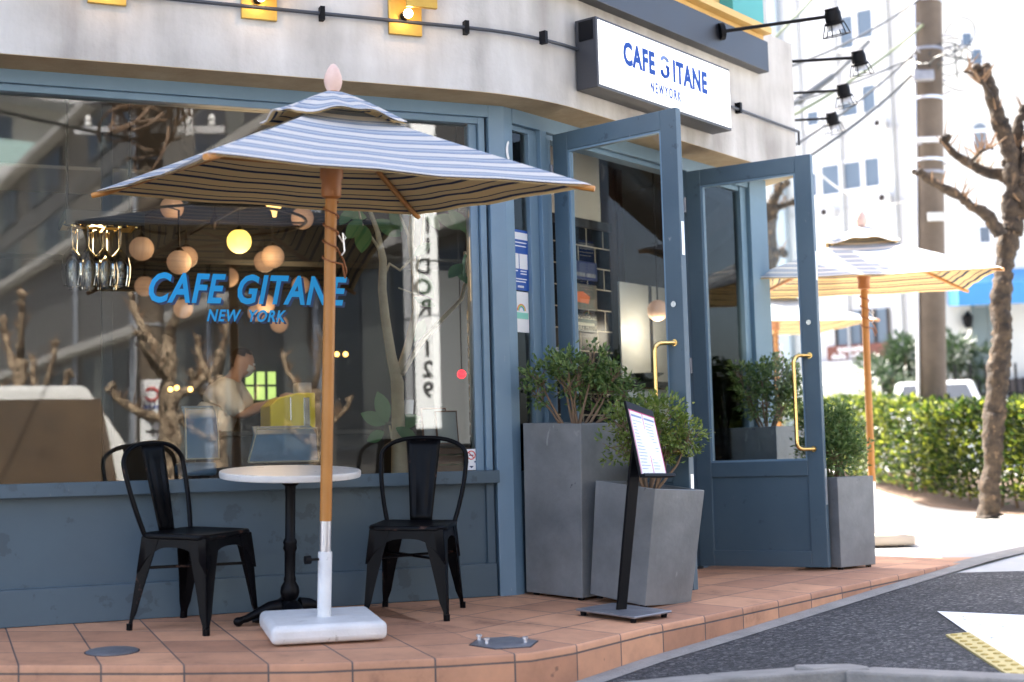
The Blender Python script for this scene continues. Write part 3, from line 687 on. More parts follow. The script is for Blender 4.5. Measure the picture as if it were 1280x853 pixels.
mb = MB(FB); mb.box(.045, .196, .0425, .0438, 1.945, 1.985); mb.box(.045, .110, .0425, .0438, 1.78, 1.865); mb.box(.118, .19, .0425, .0438, 1.78, 1.865)
for z_, a_, b_ in ((1.925, .055, .185), (1.905, .07, .18), (1.765, .06, .10), (1.765, .125, .18), (1.75, .125, .18), (1.72, .06, .18), (1.705, .07, .17)): mb.box(a_, b_, .0425, .0438, z_, z_ + .006)
mb.build('white_panels', WP, po)
text('small_text', 'amazon', WP, po, FB @ T((.095, .042, 1.675)), .022, .8, 0, .0008, .0005)
po = empty('rainbow_notice', FB @ T((.13, .04, 1.42)), 'white notice with a small rainbow below the blue poster', 'poster')
mb = MB(FB); mb.box(.05, .19, .044, .047, 1.425, 1.652); mb.build('sheet', WP, po)
for k, c_ in enumerate(((.75, .2, .1), (.8, .6, .1), (.2, .6, .3), (.1, .35, .7))):
    mb = MB(FB); mb.tube([(.122 + (.036 - k * .005) * math.cos(a), .0425, 1.545 + (.036 - k * .005) * math.sin(a)) for a in [PI * i / 14 for i in range(15)]], .0026, 6)
    mb.build('rainbow_band', mat('rainbow_%s' % ('red', 'yellow', 'green', 'blue')[k], c_, .6), po)
mb = MB(FB); mb.box(.055, .185, .0425, .0438, 1.50, 1.535); mb.build('green_band', GRN, po)
# crescent mark on the pilaster
mb = MB(); cc = PCA + dA * .092 + dB * .035 + nB * .003
FBp = frame((cc.x, cc.y, 0), dB)
pts = [(.035 - .062 * math.cos(a), 2.42 + .075 * math.sin(a)) for a in [R(k) for k in range(-50, 51, 10)]] + [(.022 - .030 * math.cos(a), 2.425 + .055 * math.sin(a)) for a in [R(k) for k in range(50, -51, -10)]]
mb = MB(FBp @ RX(PI / 2)); mb.prism(pts, 0, .002); o = mb.build('crescent_mark', WP); tag(recentre(o, (cc.x, cc.y, 2.42)), 'white crescent shaped mark high on the blue corner post', 'sticker')

# ================================================================== UMBRELLAS
def canopy_mesh(mb, half, rim, top, hole, dz=0, nseg=12, rad=10, wave=0):
    """four panels; returns uv list (x along rim, y distance from rim)"""
    uv = []; vs = []; fs = []
    for q in range(4):
        Mq = RZ(q * PI / 2); k0 = len(vs)
        for i in range(rad + 1):
            t = i / rad; r_ = hole + (half - hole) * t
            for j in range(nseg + 1):
                u = -1 + 2 * j / nseg
                pin = 1 - .035 * (1 - u * u) * t                      # the hem pulls in between ribs
                z = top + (rim - top) * (t ** .93) + .012 * math.sin(PI * t) * 0 - .030 * (1 - u * u) * math.sin(PI * min(1, t * .85)) * .7 - .005 * math.sin(u * 9 + q * 2) * t * t * (1 - u * u)
                p = Mq @ Vector((u * r_, -r_ * pin, z + dz + (.012 * math.cos(u * PI) if 0 else 0)))
                vs.append(tuple(p)); uv.append((u * r_, (half - r_) * 1.04))
        for i in range(rad):
            for j in range(nseg): a = k0 + i * (nseg + 1) + j; fs.append((a, a + nseg + 1, a + nseg + 2, a + 1))
    mb.add(vs, fs); return uv
def umbrella(Mbase, Mpole, label, group, half=.838, rim=2.0, base_col=None, sleeve=WHITEP):
    rt = empty('patio_umbrella', Mbase, label, 'umbrella', group)
    Mb = Mbase
    # slab base
    mb = MB(Mb); mb.box(-.252, .252, -.252, .252, .008, .090); mb.build('base_slab', base_col or WHITEP, rt, bevel=.028, seg=4, smooth=40)
    mb = MB(Mb)
    for sx in (-1, 1):
        for sy in (-1, 1): mb.box(sx * .15 - .02, sx * .15 + .02, sy * .15 - .02, sy * .15 + .02, 0, .009)
    mb.build('base_feet', BLACKM, rt)
    M = Mpole
    mb = MB(M); mb.lathe([(.034, .088), (.034, .094), (.031, .094), (.031, .375), (.029, .378), (.02, .378)], 20); mb.build('sleeve', sleeve, rt, smooth=40)
    mb = MB(M); mb.tube([(-.03, 0, .345), (-.075, 0, .345)], .006, 8); mb.tube([(-.07, 0, .345), (-.095, 0, .345)], .019, 10); mb.build('clamp_knob', BLACKM, rt, smooth=40)
    mb = MB(M); mb.tube([(0, 0, .30), (0, 0, .52)], .0255, 20); mb.build('metal_ferrule', ALU, rt, smooth=40)
    mb = MB(M); mb.tube([(0, 0, .515), (0, 0, 2.44)], .0265, 20); mb.build('pole', TEAK, rt, smooth=40)
    mb = MB(M); mb.lathe([(.03, 1.95), (.045, 1.96), (.045, 2.03), (.052, 2.04), (.052, 2.10), (.03, 2.105)], 20); mb.build('runner', TEAK_D, rt, smooth=40)
    # cord
    path = [(.034 * math.cos(a * 1.9), .034 * math.sin(a * 1.9), 1.94 - a * .022) for a in [i * .25 for i in range(50)]]
    path += [(.05, -.02, 1.66), (.07, -.01, 1.60), (.08, 0, 1.63), (.065, 0, 1.68), (.04, 0, 1.72)]
    mb = MB(M); mb.tube(path, .0045, 6); mb.build('cord', mat('brown_cord', (.30, .12, .05), .8), rt, smooth=60)
    mb = MB(M); path = [(.03, -.02, 1.79), (.05, -.02, 1.76), (.065, -.02, 1.78), (.05, -.02, 1.80), (.06, -.02, 1.72), (.045, -.02, 1.70)]; mb.tube(path, .004, 6); mb.build('chain', ALU, rt)
    top = rim + .365
    mb = MB(M); uv = canopy_mesh(mb, half, rim, top - .02, .085); mb.build('canopy', CLOTH, rt, smooth=30, uv=uv)
    mb = MB(M); uv = canopy_mesh(mb, half - .004, rim, top - .02, .085, dz=-.010); mb.build('canopy_underside', LINING, rt, smooth=30, uv=uv)
    # vent cap with a fluttering edge
    vs = []; fs = []; uv = []; nn = 96; rr = 7
    for i in range(rr + 1):
        t = i / rr
        for k in range(nn):
            a = 2 * PI * k / nn; c = max(abs(math.cos(a)), abs(math.sin(a))); r_ = (.035 + .235 * t) / (c ** .8)
            fl = (math.sin(a * 4 + PI / 2) * .5 + .5)
            z = top + .062 - .135 * t ** 1.15 + .034 * t * t * t * fl + .008 * math.sin(a * 9) * t
            vs.append((r_ * math.cos(a), r_ * math.sin(a), z)); uv.append((a, (1 - t) * .28))
    for i in range(rr):
        for k in range(nn): a, b = i * nn + k, i * nn + (k + 1) % nn; fs.append((a, a + nn, b + nn, b))
    mb = MB(M); mb.add(vs, fs); mb.build('vent_cap', CLOTH, rt, smooth=80, uv=uv)
    mb = MB(M); mb.add([(x * .985, y * .985, z - .008) for x, y, z in vs], fs); mb.build('vent_cap_lining', LINING, rt, smooth=80, uv=uv)
    # four ribs and struts
    for q in range(4):
        a = PI / 4 + q * PI / 2; ca, sa = math.cos(a), math.sin(a); L_ = half * math.sqrt(2)
        def P(r_, z): return (r_ * ca, r_ * sa, z)
        mb = MB(M); mb.tube([P(.05, top - .06), P(L_ * .5, (top + rim) / 2 - .040), P(L_ * .96, rim - .010), P(L_ * 1.012, rim - .020)], [.013, .014, .014, .013], 8); rb = mb.build('rib', TEAK, rt, smooth=60)
        mb = MB(M); mb.tube([P(.05, 2.10), P(L_ * .46, (top * .54 + rim * .46) - .05)], .010, 8); mb.build('strut', TEAK, rb, smooth=60)
    # finial
    mb = MB(M); mb.lathe([(.028, top + .035), (.030, top + .05), (.024, top + .062), (.036, top + .085), (.041, top + .11), (.038, top + .135), (.026, top + .165), (.012, top + .185), (.0001, top + .19)], 20)
    mb.build('finial', FINIAL, rt, smooth=60)
    return rt
GU = 'striped square patio umbrellas'
def polematrix(x, y, z, lx, ly, yaw):
    up = Vector((lx, ly, 1)).normalized(); q = Vector((0, 0, 1)).rotation_difference(up).to_matrix().to_4x4()
    return T((x, y, z)) @ q @ RZ(yaw)
u1 = umbrella(onterr(-.885, 6.44, R(16)), polematrix(-.875, 6.43, terr(-.86, 6.43), .044, -.083, R(30)), 'large blue and white striped umbrella beside the round table', GU)
BEIGE = mat('beige_base', (.50, .42, .34), .7)
u2 = umbrella(T((2.69, 10.73, .02)) @ RZ(R(-8)), polematrix(2.66, 10.70, -.02, .0, -.03, R(-10)), 'sunlit striped umbrella on an orange pole in front of the hedge', GU, half=.86, base_col=BEIGE, sleeve=ALU)
u3 = umbrella(T((2.98, 16.0, .16)) @ RZ(R(20)), polematrix(2.98, 16.0, .16, 0, 0, R(12)), 'farthest pale umbrella seen beyond the right door', GU, base_col=BEIGE, sleeve=ALU)

# ================================================================== TABLE AND CHAIRS
def table():
    M = onterr(-1.09, 6.83, 0) @ Matrix.Rotation(.032, 4, Vector((nA.y, -nA.x, 0)) * -1)
    up = Vector((nA.x * .06, nA.y * .06, 1)).normalized()
    rt = empty('bistro_table', M, 'round white topped bistro table on a black cast iron pedestal', 'table')
    mb = MB(M); mb.lathe([(.315, .687), (.330, .690), (.333, .698), (.333, .716), (.330, .720), (.0001, .721)], 64); mb.build('table_top', MARBLE, rt, smooth=35)
    mb = MB(M); mb.lathe([(.10, .684), (.10, .689), (.0001, .6895)], 24); mb.box(-.16, .16, -.012, .012, .676, .686); mb.box(-.012, .012, -.16, .16, .675, .685); mb.build('top_bracket', BLACK, rt, smooth=40)
    prof = [(.045, .675), (.040, .655), (.026, .645), (.024, .60), (.024, .40), (.030, .392), (.034, .38), (.030, .368), (.034, .35), (.026, .335), (.025, .22), (.030, .205), (.027, .195), (.042, .17), (.046, .145), (.040, .12), (.028, .105), (.034, .095), (.050, .085), (.075, .06), (.09, .05), (.06, .04)]
    mb = MB(M); mb.lathe([(r_, z) for r_, z in prof[::-1]], 24); mb.build('pedestal', BLACK, rt, smooth=50)
    for k in range(4):
        a = R(28) + k * PI / 2
        mb = MB(M @ RZ(a)); pts = [(.05, 0, .075), (.10, 0, .075), (.16, 0, .055), (.21, 0, .035), (.245, 0, .028)]
        mb.tube(pts, [.040, .032, .022, .018, .016], 10); mb.sphere((.25, 0, .024), .024, 12, .9); mb.tube([(.09, .02, .06), (.14, .035, .035), (.19, .02, .025)], [.014, .012, .008], 8); mb.tube([(.09, -.02, .06), (.14, -.035, .035), (.19, -.02, .025)], [.014, .012, .008], 8)
        mb.build('foot', BLACK, rt, smooth=60)
table()

def m_worn():
    m = mat('worn_black_enamel', (.003, .003, .004), .34, spec=.10); n = m.node_tree.nodes; L = m.node_tree.links; b = n['Principled BSDF']
    tc = [k for k in n if k.type == 'TEX_COORD'][0]
    t = n.new('ShaderNodeTexNoise'); t.inputs['Scale'].default_value = 9; t.inputs['Detail'].default_value = 8; t.inputs['Roughness'].default_value = .7; L.new(tc.outputs['Object'], t.inputs['Vector'])
    g = n.new('ShaderNodeNewGeometry')
    v = math_n(n, L, 'ADD', t.outputs['Fac'], math_n(n, L, 'MULTIPLY', math_n(n, L, 'SUBTRACT', g.outputs['Pointiness'], .5), .8))
    c = ramp(n, L, v, [(.655, (.003, .003, .004)), (.72, (.09, .05, .038))]); L.new(c, b.inputs['Base Color']); return m
ENAM = m_worn()
def chair():
    rt = empty('metal_chair', I4, 'x', 'chair', 'black metal cafe chairs at the round table')
    # seat: rounded square dish
    def rsq(h, r_, n=6):
        o = []
        for (cx, cy, a0) in ((h - r_, h - r_, 0), (-h + r_, h - r_, PI / 2), (-h + r_, -h + r_, PI), (h - r_, -h + r_, 3 * PI / 2)):
            for i in range(n + 1): a = a0 + PI / 2 * i / n; o.append((cx + r_ * math.cos(a), cy + r_ * math.sin(a)))
        return o
    mb = MB(); rings = [(.172, .05, .418), (.186, .055, .425), (.188, .055, .438), (.182, .052, .446), (.165, .045, .444), (.13, .035, .438), (.02, .008, .437)]
    vs = []; n = None
    for h, r_, z in rings: p = rsq(h, r_); n = len(p); vs += [(x * 1.02, y, z) for x, y in p]
    fs = [(i * n + k, i * n + (k + 1) % n, (i + 1) * n + (k + 1) % n, (i + 1) * n + k) for i in range(len(rings) - 1) for k in range(n)]; fs.append(tuple(range((len(rings) - 1) * n, len(rings) * n))); fs.append(tuple(range(n - 1, -1, -1)))
    mb.add(vs, fs); mb.build('seat', ENAM, rt, smooth=50)
    # apron with arched lower edge on four sides
    mb = MB()
    for q in range(4):
        Mq = RZ(q * PI / 2); N = 16; vs = []
        for i in range(N + 1):
            u = -1 + 2 * i / N; zt = .43; zb = .43 - (.045 + .12 * abs(u) ** 3.0); spl = (.43 - zb) * .10
            vs += [(u * .178, -.180, zt), (u * (.178 + spl), -.180 - spl, zb), (u * .172, -.174, zt), (u * (.172 + spl), -.174 - spl, zb)]
        fs = []
        for i in range(N): a = 4 * i; b = a + 4; fs += [(a, a + 1, b + 1, b), (b + 2, b + 3, a + 3, a + 2), (a + 1, a + 3, b + 3, b + 1)]
        mb.add(vs, fs, Mq)
    mb.build('apron', ENAM, rt, smooth=60)
    for sx in (-1, 1):
        for sy in (-1, 1):
            fx, fy = .210, (.208 if sy > 0 else .240)
            mb = MB(); N = 10; vs = []
            # folded sheet leg: an L of two tapering flanges with a pressed groove
            for i in range(N + 1):
                t = i / N; z = .425 * (1 - t); x = sx * (.184 + (fx - .184) * t ** 1.1); y = sy * (.184 + (fy - .184) * t ** 1.1)
                w_ = .078 * (1 - t) ** 1.3 + .026 + .004 * t
                if t > .88: w_ = .024
                vs += [(x, y - sy * w_, z), (x - sx * .006, y - sy * .010, z), (x, y, z) if 0 else (x - sx * .004, y - sy * .004, z), (x - sx * .010, y - sy * .006, z), (x - sx * w_, y, z),
                       (x - sx * w_, y - sy * .005, z), (x - sx * .016, y - sy * .016, z), (x - sx * .005, y - sy * w_, z)]
            K = 8; fs = [(i * K + k, i * K + (k + 1) % K, (i + 1) * K + (k + 1) % K, (i + 1) * K + k) for i in range(N) for k in range(K)]
            fs += [tuple(range(K)), tuple(range(N * K, N * K + K))]
            mb.add(vs, fs); mb.tube([(sx * fx - sx * .010, sy * fy - sy * .010, .03), (sx * fx - sx * .009, sy * fy - sy * .009, 0)], .0145, 10); mb.build('leg', ENAM, rt, smooth=45)
    mb = MB(); mb.tube([(-.19, -.19, .29), (.19, .19, .29)], .007, 6); mb.tube([(.19, -.19, .285), (-.19, .19, .285)], .007, 6); mb.build('cross_brace', ENAM, rt)
    # back hoop
    def hp(u):   # u in -1..1 around the hoop
        a = abs(u); sg_ = 1 if u > 0 else -1
        if a > .42:
            t = (1 - a) / .58; return (sg_ * (.168 + .052 * math.sin(t * PI / 2) ** .9), -.165 - .085 * t, .425 + .33 * t)
        t = a / .42; ang = t * PI / 2
        return (sg_ * .22 * math.sin(ang) ** .8, -.25 - .018 * math.cos(ang), .755 + .100 * math.cos(ang) ** .9)
    mb = MB(); mb.tube([hp(-1 + 2 * i / 48) for i in range(49)], .0115, 10); mb.build('back_hoop', ENAM, rt, smooth=60)
    # splat with two pressed ridges
    mb = MB(); N = 14; vs = []
    cols = (-1, -.72, -.55, -.42, -.3, .3, .42, .55, .72, 1)
    for i in range(N + 1):
        t = i / N; z = .44 + .405 * t; y = -.176 - .088 * t; wd = .056 + .030 * t
        for c in cols: vs.append((c * wd, y - (.007 if .35 < abs(c) < .6 and .12 < t < .8 else 0), z))
    K = len(cols); fs = [(i * K + k, i * K + k + 1, (i + 1) * K + k + 1, (i + 1) * K + k) for i in range(N) for k in range(K - 1)]
    mb.add(vs, fs); sp = mb.build('back_splat', ENAM, rt, smooth=60); sm = sp.modifiers.new('solid', 'SOLIDIFY'); sm.thickness = .004
    return rt
ch = chair()
ch.matrix_world = onterr(-1.505, 6.725, R(-114)); ch['label'] = 'black metal chair left of the round table, turned to the right'
c2 = copy_tree(ch); c2.matrix_world = onterr(-.515, 7.055, R(172)); c2['label'] = 'black metal chair between the umbrella base and the tall planter, facing out'

# ================================================================== PLANTERS, SHRUBS, MENU
def planter(M, w0, w1, h, label, cat='planter'):
    rt = empty('square_planter', M, label, cat, 'grey tapered planters by the doors')
    a, b = w0 / 2, w1 / 2; t = .018; vs = []; fs = []
    rings = [(a, 0.015), (b, h), (b - t, h), (b - t - .004, h - .05)]
    for r_, z in rings: vs += [(-r_, -r_, z), (r_, -r_, z), (r_, r_, z), (-r_, r_, z)]
    for i in range(3):
        for k in range(4): fs.append((i * 4 + k, i * 4 + (k + 1) % 4, i * 4 + 4 + (k + 1) % 4, i * 4 + 4 + k))
    fs.append((3, 2, 1, 0)); mb = MB(M); mb.add(vs, fs); mb.build('tub', PLANTER, rt, bevel=.004)
    mb = MB(M); mb.box(-b + t, b - t, -b + t, b - t, h - .07, h - .045); mb.build('soil', EARTH, rt)
    mb = MB(M)
    for sx in (-1, 1):
        for sy in (-1, 1): mb.lathe([(.018, 0), (.018, .016)], 8, T((sx * a * .8, sy * a * .8, 0)))
    mb.build('feet', BLACKM, rt)
    return rt
def shrub(M, zsoil, clumps, label, leafm, n=5200, lsz=.017, name='potted_shrub', cat='shrub'):
    """clumps: list of (x,y,z,r) local"""
    rt = empty(name, M, label, cat)
    mb = MB(M); lv = MB(M)
    V = Vector
    for (cx, cy, cz, cr) in clumps:
        base = V((cx * .15 + random.uniform(-.02, .02), cy * .15 + random.uniform(-.02, .02), zsoil))
        mid = base.lerp(V((cx, cy, cz)), .5) + V((random.uniform(-.03, .03), random.uniform(-.03, .03), .01))
        mb.tube([base, mid, V((cx, cy, cz))], [.009, .006, .003], 6)
        for k in range(9):
            d = V((random.gauss(0, 1), random.gauss(0, 1), random.gauss(.3, 1))).normalized()
            e = V((cx, cy, cz)) + d * cr * random.uniform(.7, 1.0)
            mb.tube([mid.lerp(V((cx, cy, cz)), random.uniform(.3, 1)), e], [.0035, .0015], 4)
    vol = sum(c[3] ** 2 for c in clumps)
    for (cx, cy, cz, cr) in clumps:
        nn = int(n * cr ** 2 / vol / 7)
        for _ in range(nn):
            d = V((random.gauss(0, 1), random.gauss(0, 1), random.gauss(.15, 1))).normalized()
            c = V((cx, cy, cz)) + d * cr * random.uniform(.35, 1.35) ** .7
            for _k in range(7):      # a little spray of leaves
                dd = (d + V((random.gauss(0, .7), random.gauss(0, .7), random.gauss(.3, .6)))).normalized()
                p = c + V((random.gauss(0, .014), random.gauss(0, .014), random.gauss(0, .014)))
                lv.leaf(p, dd, V((random.gauss(0, .5), random.gauss(0, .5), 1)), lsz * random.uniform(.8, 1.7), lsz * .36)
    mb.build('stems', TWIG, rt, smooth=60); lv.build('foliage', leafm, rt)
    return rt
# tall planter at the corner
aP = math.atan2(-.686, .728)
def plM(corner, ang, w0, tilt=None):
    c = Vector((corner[0], corner[1])); x = Vector((math.cos(ang), math.sin(ang))); y = Vector((-x.y, x.x))
    c = c - x * w0 / 2 + y * w0 / 2; M = onterr(c.x, c.y, ang)
    if tilt: M = M @ tilt
    return M
M1 = plM((.327, 7.445), aP, .395); planter(M1, .395, .41, .918, 'tallest dark grey planter against the blue corner post')
M2 = plM((.623, 7.151), aP + R(-2), .38, RZ(-aP) @ RY(R(5.5)) @ RZ(aP)); planter(M2, .370, .40, .600, 'shorter grey planter leaning in front of the tall one, behind the menu stand')
aQ = math.atan2(-.75, .66)
aQ = math.atan2(-.8, .6)
M3 = plM((1.965, 8.74), aQ, .345); planter(M3, .325, .34, .565, 'small grey planter standing just right of the open right door')
M4 = T((1.72, 9.72, 0)) @ RZ(aP); planter(M4, .40, .42, .90, 'tall grey planter seen through the glass of the right door')
# shrub clumps are local offsets from the planter centre: right/back along the planter axes
def Wc_(x, y, M):     # world horizontal offset -> local
    q = M.inverted().to_3x3() @ Vector((x, y, 0)); return q.x, q.y
def clumps_from(M, lst):
    return [(*Wc_(x, y, M), z, r_) for x, y, z, r_ in lst]
shrub(M1, .86, clumps_from(M1, [(-.21, 0, 1.17, .08), (-.10, .02, 1.22, .09), (.02, 0, 1.19, .10), (.10, .0, 1.24, .09), (.20, 0, 1.16, .09), (.27, 0, 1.08, .09), (.29, -.02, .99, .07), (-.22, 0, 1.08, .07), (.02, .1, 1.10, .10), (.16, .08, 1.10, .10), (-.05, -.1, 1.16, .08)]),
      'open twiggy green shrub growing in the tallest planter', LEAF_S, 2300, .027)
shrub(M2, .55, clumps_from(M2, [(-.17, 0, .80, .10), (-.17, -.05, .92, .09), (-.07, 0, .94, .11), (.02, 0, .95, .12), (.10, 0, .90, .11), (.18, 0, .86, .08), (-.06, .05, .82, .11), (.08, 0, .80, .09), (-.01, -.08, .86, .09)]),
      'yellowish green bushy shrub in the leaning planter behind the menu', LEAF_Y, 3000, .023)
shrub(M3, .53, clumps_from(M3, [(-.10, 0, .72, .12), (.02, 0, .80, .13), (.10, 0, .72, .12), (-.08, 0, .88, .12), (.05, .05, .92, .10), (0, -.08, .70, .12), (.1, .1, .84, .1), (-.12, 0, .98, .08)]),
      'dense dark green shrub in the small planter right of the door', LEAF_S, 4200, .024)
shrub(M4, .84, clumps_from(M4, [(-.12, 0, 1.12, .11), (-.02, 0, 1.22, .13), (.10, 0, 1.24, .13), (.18, 0, 1.14, .11), (0, 0, 1.08, .11), (.12, 0, 1.04, .10), (-.16, 0, 1.26, .08)]),
      'green shrub in the planter seen through the right door glass', LEAF_S, 2900, .028)

def menu():
    bx, by = .50, 6.93
    M = onterr(bx, by, R(-46)); rt = empty('menu_stand', M, 'black menu stand holding a slanted white menu in front of the planters', 'menu stand')
    mb = MB(M); mb.box(-.19, .19, -.135, .135, .022, .034); mb.build('base_plate', STEEL, rt, bevel=.004)
    mb = MB(M)
    for sx in (-1, 1):
        for sy in (-1, 1): mb.lathe([(.014, 0), (.016, .02)], 8, T((sx * .16, sy * .11, 0)))
    mb.build('feet', BLACKM, rt)
    a = Vector((bx - .01, by, terr(bx, by) + .03)); b = Vector((bx + .07, by - .01, .62)); c = Vector((bx + .085, by + .03, .80))
    d1 = Vector((.80, .50, 0)).normalized() * .030; t1 = Vector((d1.y, -d1.x, 0)).normalized() * .009
    vs = []
    for p, k in ((a, .88), (b, 1.0), (c, .35)): vs += [p - d1 * k - t1, p + d1 * k - t1, p + d1 * k + t1, p - d1 * k + t1]
    fs = [(3, 2, 1, 0), (8, 9, 10, 11)] + [(i * 4 + k, i * 4 + (k + 1) % 4, i * 4 + 4 + (k + 1) % 4, i * 4 + 4 + k) for i in (0, 1) for k in range(4)]
    mb = MB(); mb.add(vs, fs); mb.build('post', BLACKM, rt, bevel=.002)
    TL, TR, BR, BL = atY(782, 501, 6.89), atY(816, 514, 7.06), atY(834, 594, 6.95), atY(801, 594, 6.78)
    nn = (TR - TL).cross(BL - TL).normalized(); nn = -nn if nn.y > 0 else nn
    def quadbox(pts, th, name, m, par):
        mb = MB(); mb.add([p for p in pts] + [p - nn * th for p in pts], [(0, 1, 2, 3), (7, 6, 5, 4), (0, 4, 5, 1), (1, 5, 6, 2), (2, 6, 7, 3), (3, 7, 4, 0)]); return mb.build(name, m, par)
    quadbox([TL, TR, BR, BL], .012, 'board', BLACKM, rt)
    def uv(u, v): return (TL * (1 - u) + TR * u) * (1 - v) + (BL * (1 - u) + BR * u) * v + nn * .0015
    sh = quadbox([uv(.03, .11), uv(.97, .11), uv(.97, .985), uv(.03, .985)], .001, 'menu_sheet', mat('glossy_menu_sheet', (.84, .84, .86), .2), rt)
    nnO = nn * .0012
    def strip(u0, u1, v0, v1, nm, m): quadbox([uv(u0, v0) + nnO, uv(u1, v0) + nnO, uv(u1, v1) + nnO, uv(u0, v1) + nnO], .0004, nm, m, sh)
    MAG = mat('magenta_print', (.60, .05, .16), .5)
    strip(.03, .97, .11, .125, 'printed_border', MAG); strip(.03, .05, .125, .985, 'printed_border', MAG); strip(.95, .97, .125, .985, 'printed_border', MAG); strip(.49, .51, .125, .985, 'printed_border', MAG)
    LTX = mat('grey_blue_print', (.22, .28, .42), .6)
    strip(.08, .46, .17, .20, 'printed_text', LTX); strip(.54, .92, .17, .20, 'printed_text', LTX)
    for k in range(16):
        v = .25 + k * .044; 
        strip(.10, .10 + random.uniform(.18, .34), v, v + .008, 'printed_text', LTX); strip(.55, .55 + random.uniform(.18, .34), v, v + .008, 'printed_text', LTX)
    L0 = BL - (BR - BL) * .05; L1 = BR + (BR - BL) * .12; dwn = (BL - TL).normalized() * .014
    mb = MB(); mb.add([L0, L1, L1 + dwn, L0 + dwn, L0 + nn * .03, L1 + nn * .03, L1 + dwn + nn * .03, L0 + dwn + nn * .03], [(0, 1, 2, 3), (7, 6, 5, 4), (0, 4, 5, 1), (1, 5, 6, 2), (2, 6, 7, 3), (3, 7, 4, 0)]); mb.build('ledge', BLACKM, rt)
menu()

# ================================================================== INTERIOR
def hitP(x, y, p0, n):
    r = ray(x, y); return EYE + r * ((Vector(p0) - EYE).dot(n) / r.dot(n))
def hA(x, y, n): return hitP(x, y, PCA + nA * n, nA)
def hB(x, y, n): return hitP(x, y, PCB + nB * n, nB)
DMET = mat('bronze_dark_metal', (.03, .022, .018), .4, metal=.6)
OPAL = mat('opal_globe', (.62, .42, .30), .25, emit=((1, .50, .28), .035))
OPALL = mat('opal_globe_lit', (.8, .7, .5), .3, emit=((1, .60, .10), .40))
def chandelier(c, rad, globes, label, lit=None):
    """c centre of ring; globes = list of world centres"""
    rt = empty('globe_chandelier', T(c), label, 'chandelier')
    mb = MB(); ring = [(c.x + rad * math.cos(a), c.y + rad * math.sin(a), c.z) for a in [2 * PI * i / 48 for i in range(49)]]
    mb.tube(ring, .010, 6); mb.build('ring', DMET, rt, smooth=60)
    for k in range(2):
        a = .5 + k * PI / 2; mb = MB(); mb.tube([(c.x - rad * math.cos(a), c.y - rad * math.sin(a), c.z), (c.x + rad * math.cos(a), c.y + rad * math.sin(a), c.z)], .008, 6); mb.build('spoke', DMET, rt, smooth=60)
    mb = MB(); mb.lathe([(.01, -.05), (.02, -.03), (.035, 0), (.02, .03), (.008, .05), (.008, 2.86 - c.z)], 14, T(c)); mb.build('hub_rod', DMET, rt, smooth=60)
    for i, g in enumerate(globes):
        mb = MB(); top = Vector((g.x, g.y, g.z + .06)); d = Vector((g.x - c.x, g.y - c.y, 0)); e = c + d.normalized() * rad
        p = [e, Vector((g.x, g.y, max(c.z, g.z + .10))), top] if (d.length - rad) > -.25 else [Vector((g.x, g.y, c.z)), top]
        mb.tube([e] + p[1:], .007, 6); mb.lathe([(.03, .055), (.034, .07), (.02, .085), (.008, .10)], 12, T(g)); mb.build('arm', DMET, rt, smooth=60)
        mb = MB(); mb.sphere(g, .078, 20); mb.build('globe', OPALL if i == lit else OPAL, rt, smooth=80)
c1 = hA(268, 277, -2.2)
chandelier(c1, .60, [hA(177, 311, -2.0), hA(224, 328, -1.85), hA(299, 302, -1.75), hA(341, 321, -2.15), hA(378, 273, -2.3), hA(215, 260, -2.35), hA(331, 327, -2.7), hA(233, 322, -2.6)],
           'nearer ring chandelier with opal globes, one of them glowing yellow', 2)
c2_ = hA(285, 330, -4.4); c2_.z = 2.5
chandelier(c2_, .62, [hA(286, 347, -4.0), hA(181, 358, -3.9), hA(376, 357, -4.6), hA(332, 380, -4.1), hA(321, 391, -4.9), hA(229, 386, -4.3), hA(349, 405, -5.0)],
           'farther ring chandelier whose opal globes hang behind the window lettering')
for (x, y, n_) in ((299, 302, -1.75), (332, 380, -4.0)):
    ld = bpy.data.lights.new('globe_glow', 'POINT'); ld.energy = 4 if n_ > -2 else 2.5; ld.color = (1, .66, .36); ld.shadow_soft_size = .35
    lo = bpy.data.objects.new('globe_glow', ld); COL.objects.link(lo); lo.location = hA(x, y, n_) + Vector((0, 0, -.12))
# pale pendant over the right part (shade seen above the ring)
rt = empty('cone_pendant', T(hA(343, 262, -1.9)), 'small amber cone shade above the ring of globes', 'lamp')
mb = MB(); mb.lathe([(.07, .05), (.035, .0), (.02, -.01), (.012, -.05)], 16, T(hA(343, 262, -1.9))); mb.build('shade', mat('amber_glass_shade', (.8, .5, .2), .4, emit=((1, .6, .2), .35)), rt, smooth=60)
mb = MB(); mb.tube([hA(343, 262, -1.9) + Vector((0, 0, .0)), Vector((hA(343, 262, -1.9).x, hA(343, 262, -1.9).y, 2.86))], .006, 6); mb.build('rod', DMET, rt)

# columns
def column(px_, n_, w_, label, m=DARKW):
    p = hA(px_, 500, n_); rt = empty('interior_column', frame((p.x, p.y, 0), dA), label, 'column')
    mb = MB(ROOTM[rt.name]); mb.box(-w_ / 2, w_ / 2, -w_ / 2, w_ / 2, .012, 2.85); mb.build('shaft', m, rt, bevel=.004)
    mb = MB(ROOTM[rt.name]); mb.box(-w_ / 2 - .015, w_ / 2 + .015, -w_ / 2 - .015, w_ / 2 + .015, .012, .14); mb.build('skirting', m, rt)
column(134, -1.3, .06, 'slim black column inside the window, under the hanging glasses')
column(274, -3.9, .15, 'thicker black column behind the worker in the pale shirt')

